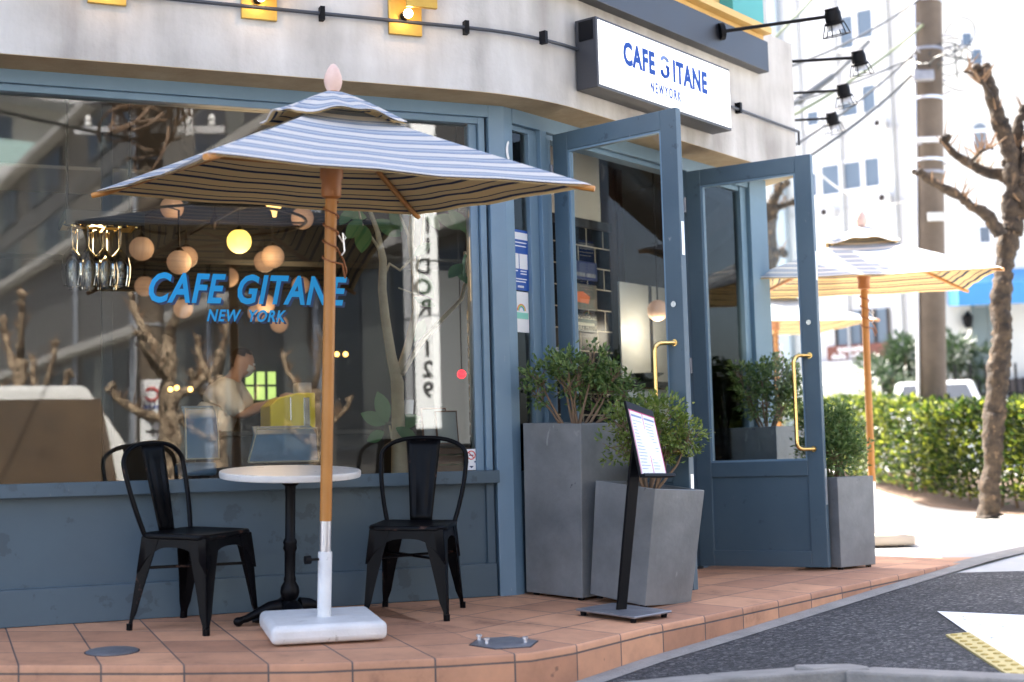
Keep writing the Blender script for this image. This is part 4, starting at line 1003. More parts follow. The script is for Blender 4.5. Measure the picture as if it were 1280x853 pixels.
# wine glass rack
def rack():
    a, b = hA(88, 262, -.85), hA(168, 262, -.85); M = frame((a.x, a.y, 0), dA); w_ = (b - a).length
    rt = empty('glass_rack', M, 'dark hanging rack with brass lit underside for wine glasses', 'rack')
    mb = MB(M); mb.box(-.03, w_ + .05, -.04, .42, 2.10, 2.14); mb.box(-.03, w_ + .05, -.045, -.035, 2.06, 2.14)
    mb.build('shelf', DARKW, rt, bevel=.004)
    mb = MB(M); mb.box(-.02, w_ + .04, -.03, .41, 2.096, 2.0995); mb.build('brass_underside', BRASSP, rt)
    for k in range(5):
        mb = MB(M); mb.box(.0 + k * .085, .012 + k * .085, -.03, .40, 2.05, 2.07); mb.build('rail', BRASS, rt)
    for k in (0, 1):
        mb = MB(M); mb.tube([(.0 + k * w_, .2, 2.14), (.0 + k * w_, .2, 2.86)], .008, 6); mb.build('hanger', DMET, rt)
    ld = bpy.data.lights.new('rack_light', 'POINT'); ld.energy = .35; ld.color = (1, .7, .35); ld.shadow_soft_size = .05
    lo = bpy.data.objects.new('rack_light', ld); COL.objects.link(lo); lo.location = M @ Vector((w_ / 2, .2, 2.0))
    prof = [(.034, 0), (.033, -.003), (.006, -.008), (.004, -.09), (.010, -.10), (.036, -.13), (.044, -.17), (.042, -.21), (.034, -.25), (.032, -.25), (.040, -.21), (.042, -.17), (.034, -.132), (.008, -.105)]
    g0 = None; sp_ = [(0.0, .03, 'leftmost front'), (.085, .03, 'second front'), (.17, .03, 'third front'), (.255, .03, 'rightmost front'), (.04, .20, 'left rear'), (.125, .20, 'middle rear'), (.21, .20, 'right rear')]
    for i, (x, y, nm) in enumerate(sp_):
        if g0 is None:
            mb = MB(); mb.lathe(prof, 20); g0 = mb.build('wine_glass', WINEG, smooth=60); o = g0
        else: o = g0.copy(); COL.objects.link(o)
        o.matrix_world = M @ T((x + .01, y, 2.068)) @ Matrix.Scale(1.35, 4)
        tag(o, 'upside down wine glass, %s one hanging in the rack' % nm, 'wine glass', 'wine glasses hanging in the rack')
rack()

# interior counter with yellow box, and blue chairs
def ibox(name, px0, px1, py0, py1, n_, depth, m, label, cat, z0=None, bev=.006):
    a, b = hA(px0, py0, n_), hA(px1, py1, n_); M = frame((a.x, a.y, 0), dA); w_ = (Vector((b.x, b.y, 0)) - Vector((a.x, a.y, 0))).length
    mb = MB(M); mb.box(0, w_, 0, depth, b.z if z0 is None else z0, a.z); o = mb.build(name, m, bevel=bev); recentre(o, (a.x, a.y, b.z if z0 is None else z0)); tag(o, label, cat); return o
YB = mat('yellow_enamel', (.75, .62, .03), .4)
cnt = empty('bar_counter', frame(tuple(hA(280, 560, -2.3).xy) + (0,), dA), 'black bar counter deep inside behind the blue chairs', 'counter')
mb = MB(ROOTM[cnt.name]); mb.box(-.1, 1.35, 0, .5, .012, .93); mb.build('cabinet', DARKW, cnt, bevel=.004)
mb = MB(ROOTM[cnt.name]); mb.box(-.13, 1.38, -.03, .53, .93, .965); mb.build('counter_top', mat('dark_stone', (.03, .03, .03), .2), cnt, bevel=.004)
def yellow_machine():
    a = hA(338, 530, -2.0); M = frame((a.x, a.y, 0), dA); rt = empty('yellow_machine', M @ T((0, 0, .96)), 'bright yellow machine the worker reaches for', 'machine')
    M = frame((a.x, a.y, 0), dA)
    mb = MB(M); mb.add([(0, 0, .965), (.30, 0, .965), (.30, .3, .965), (0, .3, .965), (0, 0, 1.12), (.06, 0, 1.17), (.18, 0, 1.20), (.30, 0, 1.20), (0, .3, 1.12), (.06, .3, 1.17), (.18, .3, 1.20), (.30, .3, 1.20)],
                       [(0, 1, 7, 6, 5, 4), (3, 8, 9, 10, 11, 2), (0, 4, 8, 3), (1, 2, 11, 7), (4, 5, 9, 8), (5, 6, 10, 9), (6, 7, 11, 10), (0, 3, 2, 1)]); mb.build('casing', YB, rt, bevel=.008)
    mb = MB(M); mb.box(.22, .26, -.008, -.001, .98, 1.17); mb.tube([(.13, -.02, 1.17), (.13, -.02, 1.02)], .006, 8); mb.build('chrome_trim', CHROME, rt, bevel=.002)
    mb = MB(M); mb.box(.20, .29, .05, .20, 1.201, 1.27); mb.build('glass_hopper', mat('smoky_grey', (.25, .25, .26), .3), rt, bevel=.004)
yellow_machine()
LEA = mat('blue_leather', (.10, .22, .40), .38, noise=(4, (.17, .30, .48), .9)); PIPE = mat('cream_piping', (.7, .66, .56), .6)
def bluechair(px0, px1, py0, py1, n_, label, lean):
    a, b = hA(px0, py1, n_), hA(px1, py0, n_); w_ = (Vector((b.x, b.y)) - Vector((a.x, a.y))).length; M = frame((a.x, a.y, 0), dA); z0, z1 = a.z, b.z
    rt = empty('blue_chair', M, label, 'chair', 'blue leather bar chairs inside')
    N = 8; vs = []
    for i in range(N + 1):
        t = i / N; z = z0 + (z1 - z0) * t; y = -.02 + .05 * t + (.06 * (t - .8) / .2 * 3 if t > .8 else 0) * .6; sh = lean * (1 - t)
        vs += [(sh, y, z), (w_, y, z), (w_, y + .03, z), (sh, y + .03, z)]
    fs = [(i * 4 + k, i * 4 + (k + 1) % 4, i * 4 + 4 + (k + 1) % 4, i * 4 + 4 + k) for i in range(N) for k in range(4)] + [(3, 2, 1, 0), (N * 4, N * 4 + 1, N * 4 + 2, N * 4 + 3)]
    mb = MB(M); mb.add(vs, fs); mb.build('backrest', LEA, rt, bevel=.012, smooth=50)
    mb = MB(M); mb.tube([(lean, -.03, z0), (.0, .0, z1 - .02), (w_, .0, z1 - .02), (w_, -.03, z0), (lean, -.03, z0)], .005, 6); mb.build('piping', PIPE, rt)
    mb = MB(M); mb.box(0, w_, .03, .42, z0 - .10, z0 - .02); mb.build('seat', LEA, rt, bevel=.02)
    mb = MB(M); mb.tube([(w_ / 2, .22, z0 - .10), (w_ / 2, .22, .05)], .025, 10); mb.lathe([(.2, .012), (.2, .025), (.03, .05)], 20, T((w_ / 2, .22, 0))); mb.build('pedestal', DMET, rt, smooth=50)
bluechair(322, 396, 531, 578, -1.0, 'blue leather chair back with cream piping, right behind the round table', -.06)
bluechair(232, 272, 506, 574, -1.25, 'blue leather chair back left of the worker', .0)

# green lit window, back wall things
lw = empty('rear_window', frame(tuple(hA(305, 500, -5.55).xy) + (0,), dA), 'small bright window with greenery at the back of the room', 'window')
a, b = hA(305, 500, -5.55), hA(346, 465, -5.55); w_ = (Vector((b.x, b.y)) - Vector((a.x, a.y))).length
mb = MB(ROOTM[lw.name]); mb.box(0, w_, 0, .02, a.z, b.z)
GW = mat('daylit_garden_pane', (.3, .4, .1), .5, noise=(9, (.55, .6, .3), .9), emit=((.55, .75, .2), .22)); mb.build('pane', GW, lw)
mb = MB(ROOTM[lw.name])
for k in range(4): x = w_ * k / 3; mb.box(x - .012, x + .012, -.02, -.001, a.z, b.z)
mb.box(-.012, w_ + .012, -.024, -.021, (a.z + b.z) / 2 - .01, (a.z + b.z) / 2 + .01); mb.build('frame', DARKW, lw)

# shelf, frames, cup, red light right side of the window
WOOD = mat('warm_brown_wood', (.22, .10, .045), .5, noise=(6, (.15, .06, .03), .9))
def display():
    a, b = hA(545, 560, -.42), hA(594, 590, -.42); M = frame((a.x, a.y, 0), dA); w_ = (Vector((b.x, b.y)) - Vector((a.x, a.y))).length
    rt = empty('display_cabinet', M, 'low wooden cabinet behind the right end of the window', 'cabinet')
    mb = MB(M); mb.box(0, w_, 0, .30, .02, a.z); mb.build('body', WOOD, rt, bevel=.004)
    mb = MB(M); mb.box(.01, w_ - .01, -.006, -.001, a.z - .10, a.z - .09); mb.box(.01, w_ - .01, -.006, -.001, a.z - .045, a.z - .035); mb.build('brass_line', BRASS, rt)
    mb = MB(M); mb.box(-.005, w_ + .005, -.01, .31, a.z + .001, a.z + .02); mb.build('top', mat('dark_wood_top', (.05, .03, .02), .4), rt, bevel=.003)
    zt = a.z + .02
    for (x0, w1, h1, y, lb) in ((-.02, .155, .215, .16, 'taller framed card at the back of the cabinet top'), (.035, .135, .195, .08, 'smaller tilted framed card in front on the cabinet')):
        Mf = M @ T((x0, y, zt)) @ RX(-.16)
        f = empty('framed_card', Mf, lb, 'frame', 'framed cards in the window'); mb = MB(Mf); mb.box(0, w1, 0, .012, 0, h1); mb.build('frame', WOOD, f, bevel=.003)
        mb = MB(Mf); mb.box(.01, w1 - .01, -.003, -.0005, .01, h1 - .01); mb.build('card', mat('cream_card', (.62, .60, .55), .6), f)
display()
cp = hA(510, 520, -.75); mb = MB(); mb.lathe([(.028, 0), (.036, .085), (.038, .09), (.034, .09), (.026, .005)], 20, T(cp)); o = mb.build('paper_cup', WP, smooth=50); tag(recentre(o, cp), 'white paper cup beside the indoor tree trunk', 'cup')
sh_ = hA(505, 520, -.9); shf = empty('cup_shelf', frame((sh_.x, sh_.y, 0), dA), 'narrow dark shelf carrying the white cup', 'shelf')
mb = MB(ROOTM[shf.name]); mb.box(-.06, .22, 0, .30, cp.z - .03, cp.z - .002); mb.build('board', DARKW, shf); mb = MB(ROOTM[shf.name]); mb.box(-.04, -.01, .02, .28, .012, cp.z - .03); mb.box(.17, .20, .02, .28, .012, cp.z - .03); mb.build('supports', DARKW, shf)
rl = hA(577, 468, -1.2); rt = empty('red_pendant', T(rl), 'tiny red glowing lamp inside near the window edge', 'lamp')
mb = MB(); mb.sphere(rl, .028, 14); mb.build('bulb', mat('red_lamp', (.5, .02, .02), .3, emit=((1, .02, .03), .9)), rt, smooth=80)
mb = MB(); mb.tube([rl + Vector((0, 0, .028)), Vector((rl.x, rl.y, 2.86))], .004, 6); mb.build('cord', DMET, rt)
# crystal strand column
cs = hA(596, 480, -.35); rt = empty('glass_block_strip', frame((cs.x, cs.y, 0), dA), 'narrow column of faceted glass blocks by the window jamb', 'column')
GB = mat('faceted_glass_block', (.35, .36, .36), .12, metal=.7, noise=(30, (.06, .06, .06), .9), bump=(40, 1))
for k in range(12):
    mb = MB(ROOTM[rt.name]); mb.box(-.035, .03, 0, .05, .72 + k * .072, .72 + k * .072 + .066); mb.build('glass_block', GB, rt, bevel=.008)
# small warm background lamps
k0 = empty('tea_light', T(hA(432, 442, -4.6)), 'x', 'lamp', 'tiny warm lamps at the back of the room')
mb = MB(T(hA(432, 442, -4.6))); mb.sphere((0, 0, 0), .022, 10); mb.build('bulb', mat('tiny_amber_bulb', (.8, .5, .2), .4, emit=((1, .5, .12), 1.2)), k0, smooth=80)
for i, (x, y, lb) in enumerate(((432, 443, 'right one of the tiny warm lamps beside the umbrella pole'), (421, 443, 'tiny warm lamp just right of the umbrella pole'), (213, 487, 'tiny warm lamp between column and tree reflection, leftmost'), (221, 485, 'tiny warm lamp next to the leftmost one'), (238, 487, 'tiny warm lamp at the worker\'s back'))):
    o = k0 if i == 0 else copy_tree(k0); o.location = hA(x, y, -4.6); o['label'] = lb

# indoor tree
def leafshape(mb, p, d, up, l, w_):
    d = d.normalized(); s_ = d.cross(up); s_ = s_.normalized() if s_.length > 1e-4 else d.orthogonal(); nn = s_.cross(d); vs = []
    N = 6
    for i in range(N + 1):
        t = i / N; hw = w_ * math.sin(PI * min(1, t * .97 + .02)) ** .8; c = p + d * l * t - nn * (-.12 * l * t * t)
        vs += [c - s_ * hw + nn * hw * .25, c, c + s_ * hw + nn * hw * .25]
    mb.add(vs, [(i * 3 + k, i * 3 + k + 1, i * 3 + 4 + k, i * 3 + 3 + k) for i in range(N) for k in (0, 1)])
def ficus():
    nn = -.62
    def P(x, y, dn=0): return hA(x, y, nn + dn)
    base = P(500, 598); rt = empty('indoor_tree', T((base.x, base.y, .012)), 'bare pale branched indoor tree with a few large leaves behind the window', 'tree')
    mb = MB(); mb.tube([Vector((base.x, base.y, .25)), P(500, 592), P(498, 540), P(497, 500), P(497, 478)], [.055, .052, .040, .036, .038], 12, jit=.05); mb.tube([P(497, 480), P(489, 445), P(482, 400), P(478, 362), P(479, 325), P(472, 290), P(462, 262), P(456, 235)], [.036, .030, .026, .024, .021, .016, .012, .010], 10, jit=.06)
    mb.build('trunk', BARK2, rt, smooth=70)
    for pth, r0 in (([(497, 472), (510, 432, ), (520, 390), (519, 345), (513, 300), (516, 268), (508, 240)], .024), ([(503, 468), (524, 432), (552, 400), (577, 374), (584, 345), (581, 315)], .015),
                    ([(480, 345), (487, 330), (500, 338), (513, 325), (520, 310)], .010), ([(479, 320), (470, 305), (452, 280), (448, 262)], .010), ([(516, 380), (530, 372), (498, 360)], .006), ([(519, 345), (528, 300), (530, 265), (527, 240)], .009), ([(513, 300), (500, 270), (497, 240)], .008)):
        mb = MB(); m_ = len(pth); mb.tube([P(x, y, random.uniform(-.04, .04)) for x, y in pth], [r0 * (1 - .5 * i / m_) for i in range(m_)], 8, jit=.05); mb.build('branch', BARK2, rt, smooth=70)
    for (x, y, ax, ay, l) in ((452, 275, -.7, -.75, .17), (456, 282, -.2, -1, .19), (458, 272, -.9, .1, .15), (470, 275, .8, -.5, .17), (488, 262, .3, -.9, .15), (500, 258, .8, -.4, .14), (530, 262, .5, -.7, .15), (545, 270, .9, -.4, .18), (512, 250, -.8, -.5, .15),
                              (581, 318, .2, -1, .20), (578, 330, -.7, -.7, .15), (572, 345, .9, -.3, .15), (584, 300, .3, .9, .16), (560, 262, .6, -.8, .2), (520, 340, .5, -.8, .18), (518, 320, .7, .5, .12), (530, 400, -.4, -.9, .14), (518, 372, .9, -.5, .13),
                              (482, 530, -.9, .35, .16), (484, 528, -.3, .95, .18), (490, 532, .9, .2, .17), (495, 535, .8, -.5, .14), (480, 540, -.9, -.4, .13), (592, 350, .1, -1, .14), (440, 262, -.6, -.8, .12)):
        mb = MB(); p = P(x, y, random.uniform(-.05, .08)); d = dA * ax + Vector((0, 0, 1)) * ay + nA * random.uniform(-.2, .3)
        leafshape(mb, p, d, nA + Vector((random.uniform(-.4, .4), 0, random.uniform(0, .5))), l * 1.0, l * .26); mb.build('leaf', LEAF_I, rt, smooth=60)
    mb = MB(T((base.x, base.y, 0))); mb.lathe([(.13, .012), (.17, .30), (.18, .31), (.16, .31), (.155, .27), (.0001, .27)], 28); mb.build('pot', mat('brown_clay_pot', (.12, .07, .05), .7), rt, smooth=50)
    mb = MB(); mb.tube([Vector((base.x, base.y, .27)), P(492, 560), P(487, 532)], .006, 6); mb.build('shoot', BARK2, rt)
ficus()

# worker
def person():
    SKIN = mat('skin', (.52, .30, .21), .55); SHIRT = mat('beige_shirt_cloth', (.88, .86, .82), .85, bump=(25, .5)); HAIR = mat('short_dark_hair', (.05, .03, .02), .7); MASK = mat('white_face_mask', (.75, .75, .75), .8); APR = mat('dark_apron', (.03, .03, .035), .8)
    nn = -3.1
    def P(x, y, dn=0): return hA(x, y, nn + dn)
    pel = P(262, 570); hip = Vector((pel.x, pel.y, .95))
    J = [hip, hip + Vector((.03, .0, .13)), P(276, 510), P(282, 488), P(292, 474), P(301, 458), P(305, 447)]
    J[5] = J[4] + (P(302, 455) - J[4]); 
    sh_n, sh_f = P(278, 487, .17), P(288, 483, -.17)
    el_n, el_f = P(300, 520, .20), P(312, 512, -.16); ha_n, ha_f = P(350, 499, .10), P(340, 505, -.12)
    edges = []; pts = list(J); rad = [.125, .105, .115, .10, .048, .080, .065]
    for i in range(6): edges.append((i, i + 1))
    def addp(p, r_, j): pts.append(p); rad.append(r_); edges.append((j, len(pts) - 1)); return len(pts) - 1
    for s_, e_, h_ in ((sh_n, el_n, ha_n), (sh_f, el_f, ha_f)):
        a_ = addp(s_, .055, 3); b_ = addp(s_.lerp(e_, .5), .046, a_); c_ = addp(e_, .042, b_); d_ = addp(e_.lerp(h_, .6), .034, c_); addp(h_, .026, d_)
    for sx in (-.10, .10):
        o_ = nA * sx; kn = hip + o_ + Vector((.02, -.02, -.42)); an = Vector((kn.x, kn.y, .10)) + Vector((-.03, .02, 0))
        a_ = addp(hip + o_ - Vector((0, 0, .08)), .095, 0); b_ = addp(kn, .06, a_); c_ = addp(an, .042, b_); addp(Vector((an.x, an.y, .045)) + dA * .15, .035, c_)
    rt = empty('person', T((hip.x, hip.y, .012)), 'worker in a pale shirt and white face mask leaning forward behind the glass', 'person')
    def skin(name, pts, edges, rad, m, root=0, lv=2):
        me = bpy.data.meshes.new(name); Mi = ROOTM[rt.name].inverted(); me.from_pydata([Mi @ p for p in pts], edges, []); o = bpy.data.objects.new(name, me); COL.objects.link(o); o.parent = rt; ROOTM[o.name] = ROOTM[rt.name]
        o.modifiers.new('skin', 'SKIN'); 
        for i, r_ in enumerate(rad): me.skin_vertices[0].data[i].radius = (r_, r_); me.skin_vertices[0].data[i].use_root = (i == root)
        sb = o.modifiers.new('sub', 'SUBSURF'); sb.levels = lv; sb.render_levels = lv; me.materials.append(m)
        o.modifiers['skin'].use_smooth_shade = True; return o
    skin('body', pts, edges, rad, SKIN)
    # shirt: torso and sleeves to the elbow
    sp = [hip + Vector((0, 0, -.10)), hip + Vector((.03, 0, .13)), J[2], J[3] + Vector((0, 0, .01)), sh_n, sh_n.lerp(el_n, .5), el_n.lerp(ha_n, .05), sh_f, sh_f.lerp(el_f, .5), el_f.lerp(ha_f, .05), J[3].lerp(J[4], .6)]
    skin('shirt', sp, [(0, 1), (1, 2), (2, 3), (3, 4), (4, 5), (5, 6), (3, 7), (7, 8), (8, 9), (3, 10)], [.175, .155, .175, .16, .095, .082, .070, .095, .082, .070, .072], SHIRT)
    skin('trousers', [hip] + [p for p in pts[-8:]], [(0, 1), (1, 2), (2, 3), (0, 5), (5, 6), (6, 7)], [.16, .11, .075, .055, .04, .11, .075, .055, .04], APR) if 0 else None
    hd = J[5]; fd = (dA * .95 + Vector((0, 0, -.35))).normalized(); upv = Vector((fd.x * .35, fd.y * .35, .95)).normalized(); sdv = fd.cross(upv).normalized(); upv = sdv.cross(fd)
    Mh = Matrix(((fd.x, sdv.x, upv.x, hd.x), (fd.y, sdv.y, upv.y, hd.y), (fd.z, sdv.z, upv.z, hd.z), (0, 0, 0, 1)))
    def ell(name, c, r_, m, cut=None):
        mb = MB(Mh); N = 20; vs = []; fs = []
        for i in range(N // 2 + 1):
            for k in range(N):
                t_ = PI * i / (N // 2); a_ = 2 * PI * k / N; vs.append((c[0] + r_[0] * math.sin(t_) * math.cos(a_), c[1] + r_[1] * math.sin(t_) * math.sin(a_), c[2] + r_[2] * math.cos(t_)))
        for i in range(N // 2):
            for k in range(N):
                a_, b_ = i * N + k, i * N + (k + 1) % N; f_ = (a_, a_ + N, b_ + N, b_)
                if cut is None or all(cut(vs[q]) for q in f_): fs.append(f_)
        mb.add(vs, fs); return mb.build(name, m, rt, smooth=80)
    ell('head', (0, 0, 0), (.090, .072, .105), SKIN); ell('hair', (-.008, 0, .012), (.097, .079, .108), HAIR, lambda v: v[2] > .045 + v[0] * .55 or v[0] < -.045)
    ell('face_mask', (.012, 0, -.02), (.089, .077, .078), MASK, lambda v: v[0] > .035 and v[2] < .012)
    ell('nose', (.092, 0, -.005), (.016, .012, .02), SKIN); ell('ear', (-.01, -.073, 0), (.018, .010, .028), SKIN)
    for sy in (-1, 1): ell('eye', (.081, sy * .028, .022), (.009, .012, .008), WP)
    # hands with fingers
    for h_, e_ in ((ha_n, el_n), (ha_f, el_f)):
        d = (h_ - e_).normalized(); u_ = Vector((0, 0, 1)); s_ = d.cross(u_).normalized()
        hp_ = [h_, h_ + d * .045, h_ + d * .08]; pr = [.026, .03, .028]; ed = [(0, 1), (1, 2)]
        for k in range(4):
            o_ = s_ * (-.03 + .02 * k); L_ = (.062, .072, .068, .052)[k]; i0 = len(hp_)
            hp_ += [hp_[2] + o_ + d * .012, hp_[2] + o_ + d * L_ * .6 - u_ * .006, hp_[2] + o_ + d * L_ - u_ * .026]; pr += [.0095, .0085, .007]; ed += [(2, i0), (i0, i0 + 1), (i0 + 1, i0 + 2)]
        i0 = len(hp_); hp_ += [h_ + d * .03 - s_ * .035, h_ + d * .065 - s_ * .05 - u_ * .015]; pr += [.011, .009]; ed += [(1, i0), (i0, i0 + 1)]
        skin('hand', hp_, ed, pr, SKIN, 0, 1)
person()

# behind the doors: tiled pier, notices, panelling, counter
def m_blacktile():
    m, n, L, b, tc = nodes_of('black_glazed_tiles', (.01, .01, .01), .25); b.inputs['Specular IOR Level'].default_value = .12
    br = n.new('ShaderNodeTexBrick'); br.inputs['Scale'].default_value = 1; br.inputs['Brick Width'].default_value = .20; br.inputs['Row Height'].default_value = .145; br.inputs['Mortar Size'].default_value = .0035
    br.inputs['Color1'].default_value = (.008, .008, .009, 1); br.inputs['Color2'].default_value = (.012, .012, .013, 1); br.inputs['Mortar'].default_value = (.42, .36, .26, 1)
    mp = n.new('ShaderNodeMapping'); mp.inputs['Rotation'].default_value = (PI / 2, 0, 0); L.new(tc.outputs['Object'], mp.inputs[0]); L.new(mp.outputs[0], br.inputs['Vector']); L.new(br.outputs['Color'], b.inputs['Base Color']); return m
BT = m_blacktile()
pr_ = empty('tiled_pier', FB @ T((1.35, .92, 0)), 'black glazed tile pier inside hung with pictures', 'pier')
mb = MB(FB); mb.box(1.10, 2.13, .80, 1.0, .012, 2.30); mb.build('tile_face', BT, pr_)
mb = MB(FB); mb.box(1.07, 2.15, .78, 1.02, 2.30, 2.36); mb.build('cap_moulding', DARKW, pr_, bevel=.006)
mb = MB(FB); mb.box(1.0, 2.12, .86, .96, 2.36, 2.86); mb.build('plaster_above', OFFW, pr_)
def picture(x0, x1, z0, z1, m, label, y=.795):
    rt = empty('wall_picture', FB @ T((x0, y, z0)), label, 'picture', 'pictures on the black tiles'); mb = MB(FB); mb.box(x0, x1, y - .014, y, z0, z1); mb.build('panel', m, rt, bevel=.002); return rt
DKG = mat('dark_green_print', (.02, .07, .04), .4, noise=(24, (.16, .10, .06), .9)); 
def hB2(x, y): q = FB.inverted() @ hB(x, y, -.8); return q.x, q.z
a = hB2(704, 358); b = hB2(744, 389); p_ = picture(a[0], b[0], b[1], a[1] + .03, DKG, 'dark green picture with an orange shape, above the black and white one')
mb = MB(FB); mb.add([(a[0] + .05, .7795, b[1] + .05), (a[0] + .26, .7795, b[1] + .04), (a[0] + .28, .7795, b[1] + .09), (a[0] + .20, .7795, b[1] + .12), (a[0] + .07, .7795, b[1] + .11)], [(0, 1, 2, 3, 4)]); mb.build('orange_shape', mat('orange_print', (.60, .13, .02), .5), p_)
a2 = hB2(705, 391); b2 = hB2(744, 417); p2 = picture(a2[0], b2[0], b2[1], a2[1], mat('black_print_board', (.015, .03, .025), .4), 'black book cover style picture with cream bands and capitals')
CRM = mat('cream_print', (.60, .55, .40), .6); W2 = b2[0] - a2[0]; H2_ = a2[1] - b2[1]
mb = MB(FB); mb.box(a2[0] + .12 * W2, b2[0] - .1 * W2, .7785, .780, b2[1] + .36 * H2_, b2[1] + .52 * H2_); mb.box(a2[0] + .12 * W2, b2[0] - .02 * W2, .7785, .780, b2[1] + .74 * H2_, b2[1] + .92 * H2_); mb.build('cream_band', CRM, p2)
text('title', 'THE AMERICANS', BLKP, p2, FB @ T((a2[0] + .13 * W2, .7775, b2[1] + .78 * H2_)), W2 * .125, .9, 0, .0008, .0005)
text('title', 'ROBERT FRANK', CRM, p2, FB @ T((a2[0] + .12 * W2, .778, b2[1] + .12 * H2_)), W2 * .135, .9, 0, .0008, .0005)
a3 = hB2(713, 325); b3 = hB2(744, 356); p3 = picture(a3[0], b3[0], b3[1] + .02, a3[1], mat('navy_print_board', (.02, .03, .09), .3), 'navy framed pair of small portraits near the top of the tiles')
mb = MB(FB); w3 = b3[0] - a3[0]; mb.box(a3[0] + .03, a3[0] + w3 * .48, .778, .7805, b3[1] + .04, a3[1] - .08); mb.box(a3[0] + w3 * .54, b3[0] - .02, .778, .7805, b3[1] + .04, a3[1] - .08); mb.build('grey_portraits', mat('grey_photo', (.28, .28, .28), .5, noise=(30, (.08, .08, .08), .9)), p3)
# dark panelling and stair
pn = empty('wood_panelling', FB @ T((2.2, 1.3, 0)), 'tall dark brown wood panelling inside the entrance', 'panelling')
mb = MB(FB); mb.box(2.13, 2.62, 1.00, 1.06, .012, 2.85); mb.build('panel', WOODD, pn, bevel=.004)
mb = MB(FB); mb.box(2.30, 2.33, .98, .999, .02, 2.84); mb.box(2.52, 2.55, .98, .999, .02, 2.84); mb.build('batten', WOODD, pn)
ct = empty('service_counter', FB @ T((1.3, .45, 0)), 'fluted grey service counter with black edge seen through the left door', 'counter')
FL = mat('fluted_grey_panel', (.62, .62, .58), .4)
M_ = FB @ T((2.15, .70, 0))
mb = MB(M_); N = 50; vs = []
for i in range(N + 1): x = i * .0125; y = -.006 * abs(math.sin(i * PI / 2)); vs += [(x, y, .75), (x, y, 1.20), (x, .12, 1.20), (x, .12, .75)]
mb.add(vs, [(i * 4 + k, i * 4 + 4 + k, i * 4 + 4 + (k + 1) % 4, i * 4 + (k + 1) % 4) for i in range(N) for k in range(4)]); mb.build('fluted_front', FL, ct)
mb = MB(M_); mb.box(-.02, .65, -.03, .15, 1.205, 1.255); mb.box(-.02, .65, -.01, .13, .012, .745); mb.build('black_edge', DARKW, ct, bevel=.004)
mb = MB(M_); mb.box(-.02, .65, -.034, -.0305, 1.20, 1.207); mb.build('brass_strip', BRASS, ct)
RG = mat('ribbed_frosted_glass', (.34, .34, .32), .35)
mb = MB(M_); mb.box(.0, .64, .04, .055, 1.256, 1.95); mb.build('frosted_screen', RG, ct); mb = MB(M_); mb.box(.37, .39, .025, .07, 1.257, 1.95); mb.build('screen_post', DARKW, ct)
bw = M_ @ Vector((.22, -.0, 1.256)); mb = MB(T(bw)); mb.lathe([(.05, 0), (.10, .03), (.14, .05), (.135, .05), (.09, .025), (.0001, .012)], 24); o = mb.build('metal_bowl', CHROME, smooth=50); tag(recentre(o, bw), 'wide shallow metal bowl on the service counter edge', 'bowl')

gp = M_ @ Vector((.17, -.16, 1.74)); gpd = empty('globe_pendant', T(gp), 'single opal globe pendant hanging over the service counter', 'lamp')
mb = MB(); mb.sphere(gp, .075, 20); mb.build('globe', OPAL, gpd, smooth=80); mb = MB(); mb.tube([gp + Vector((0, 0, .07)), Vector((gp.x, gp.y, 2.86))], .006, 6); mb.build('rod', DMET, gpd)
ld = bpy.data.lights.new('counter_glow', 'POINT'); ld.energy = 1.8; ld.color = (1, .86, .68); ld.shadow_soft_size = .1
lo = bpy.data.objects.new('counter_glow', ld); COL.objects.link(lo); lo.location = gp + Vector((-.0, .0, -.13))
# ================================================================== PLANE TREES
def limbs(name, paths, label, group=None, m=BARK, ground=None, rough=.16):
    """paths: list of (points, r0, r1, knobs)"""
    p0 = paths[0][0][0]; rt = empty(name, T(p0), label, 'tree', group)
    for i, (pts, r0, r1) in enumerate(paths):
        pts = [Vector(p) for p in pts]; fine = []
        for a, b in zip(pts, pts[1:]):
            L_ = (b - a).length; k = max(2, int(L_ / max(.03, r0 * .35)))
            for j in range(k): fine.append(a.lerp(b, j / k))
        fine.append(pts[-1]); n_ = len(fine); tot = n_ - 1
        fine = [p if k in (0,) else p + Vector((random.gauss(0, 1), random.gauss(0, 1), random.gauss(0, 1))) * r0 * .05 for k, p in enumerate(fine)]
        rr = [(r0 + (r1 - r0) * k / tot) * (1 + random.uniform(-.03, .05)) for k in range(n_)]
        if i == 0: rr[0] *= 1.35
        mb = MB(); mb.tube(fine, rr, 20, jit=rough * 1.3)
        e = fine[-1]
        if i > 0:
            for _ in range(5): mb.sphere(e + Vector((random.gauss(0, 1), random.gauss(0, 1), random.gauss(0, 1))) * r1 * .7, r1 * random.uniform(.8, 1.3), 8)
            for k in range(int(n_ * .35)):
                q = random.choice(fine); mb.sphere(q + Vector((random.gauss(0, 1), random.gauss(0, 1), random.gauss(0, 1))).normalized() * r1 * .9, r1 * random.uniform(.5, 1.0), 7)
        mb.build('trunk' if i == 0 else 'limb', m, rt, smooth=50)
        if i > 0:
            mb = MB()
            for k in range(14):
                q = random.choice(fine[n_ // 3:]); d = Vector((random.gauss(0, .6), random.gauss(0, .6), random.uniform(.3, 1.2))).normalized()
                mb.tube([q, q + d * random.uniform(.05, .09), q + d * random.uniform(.1, .2) + Vector((0, 0, .03))], [.010, .008, .004], 5)
            mb.build('twigs', mat('young_twig_bark', (.22, .13, .07), .8), rt)
    return rt
def AY(Y, *pts): return [atY(x, y, Y) for x, y in pts]
g0 = atY(1237, 640, 13.25)
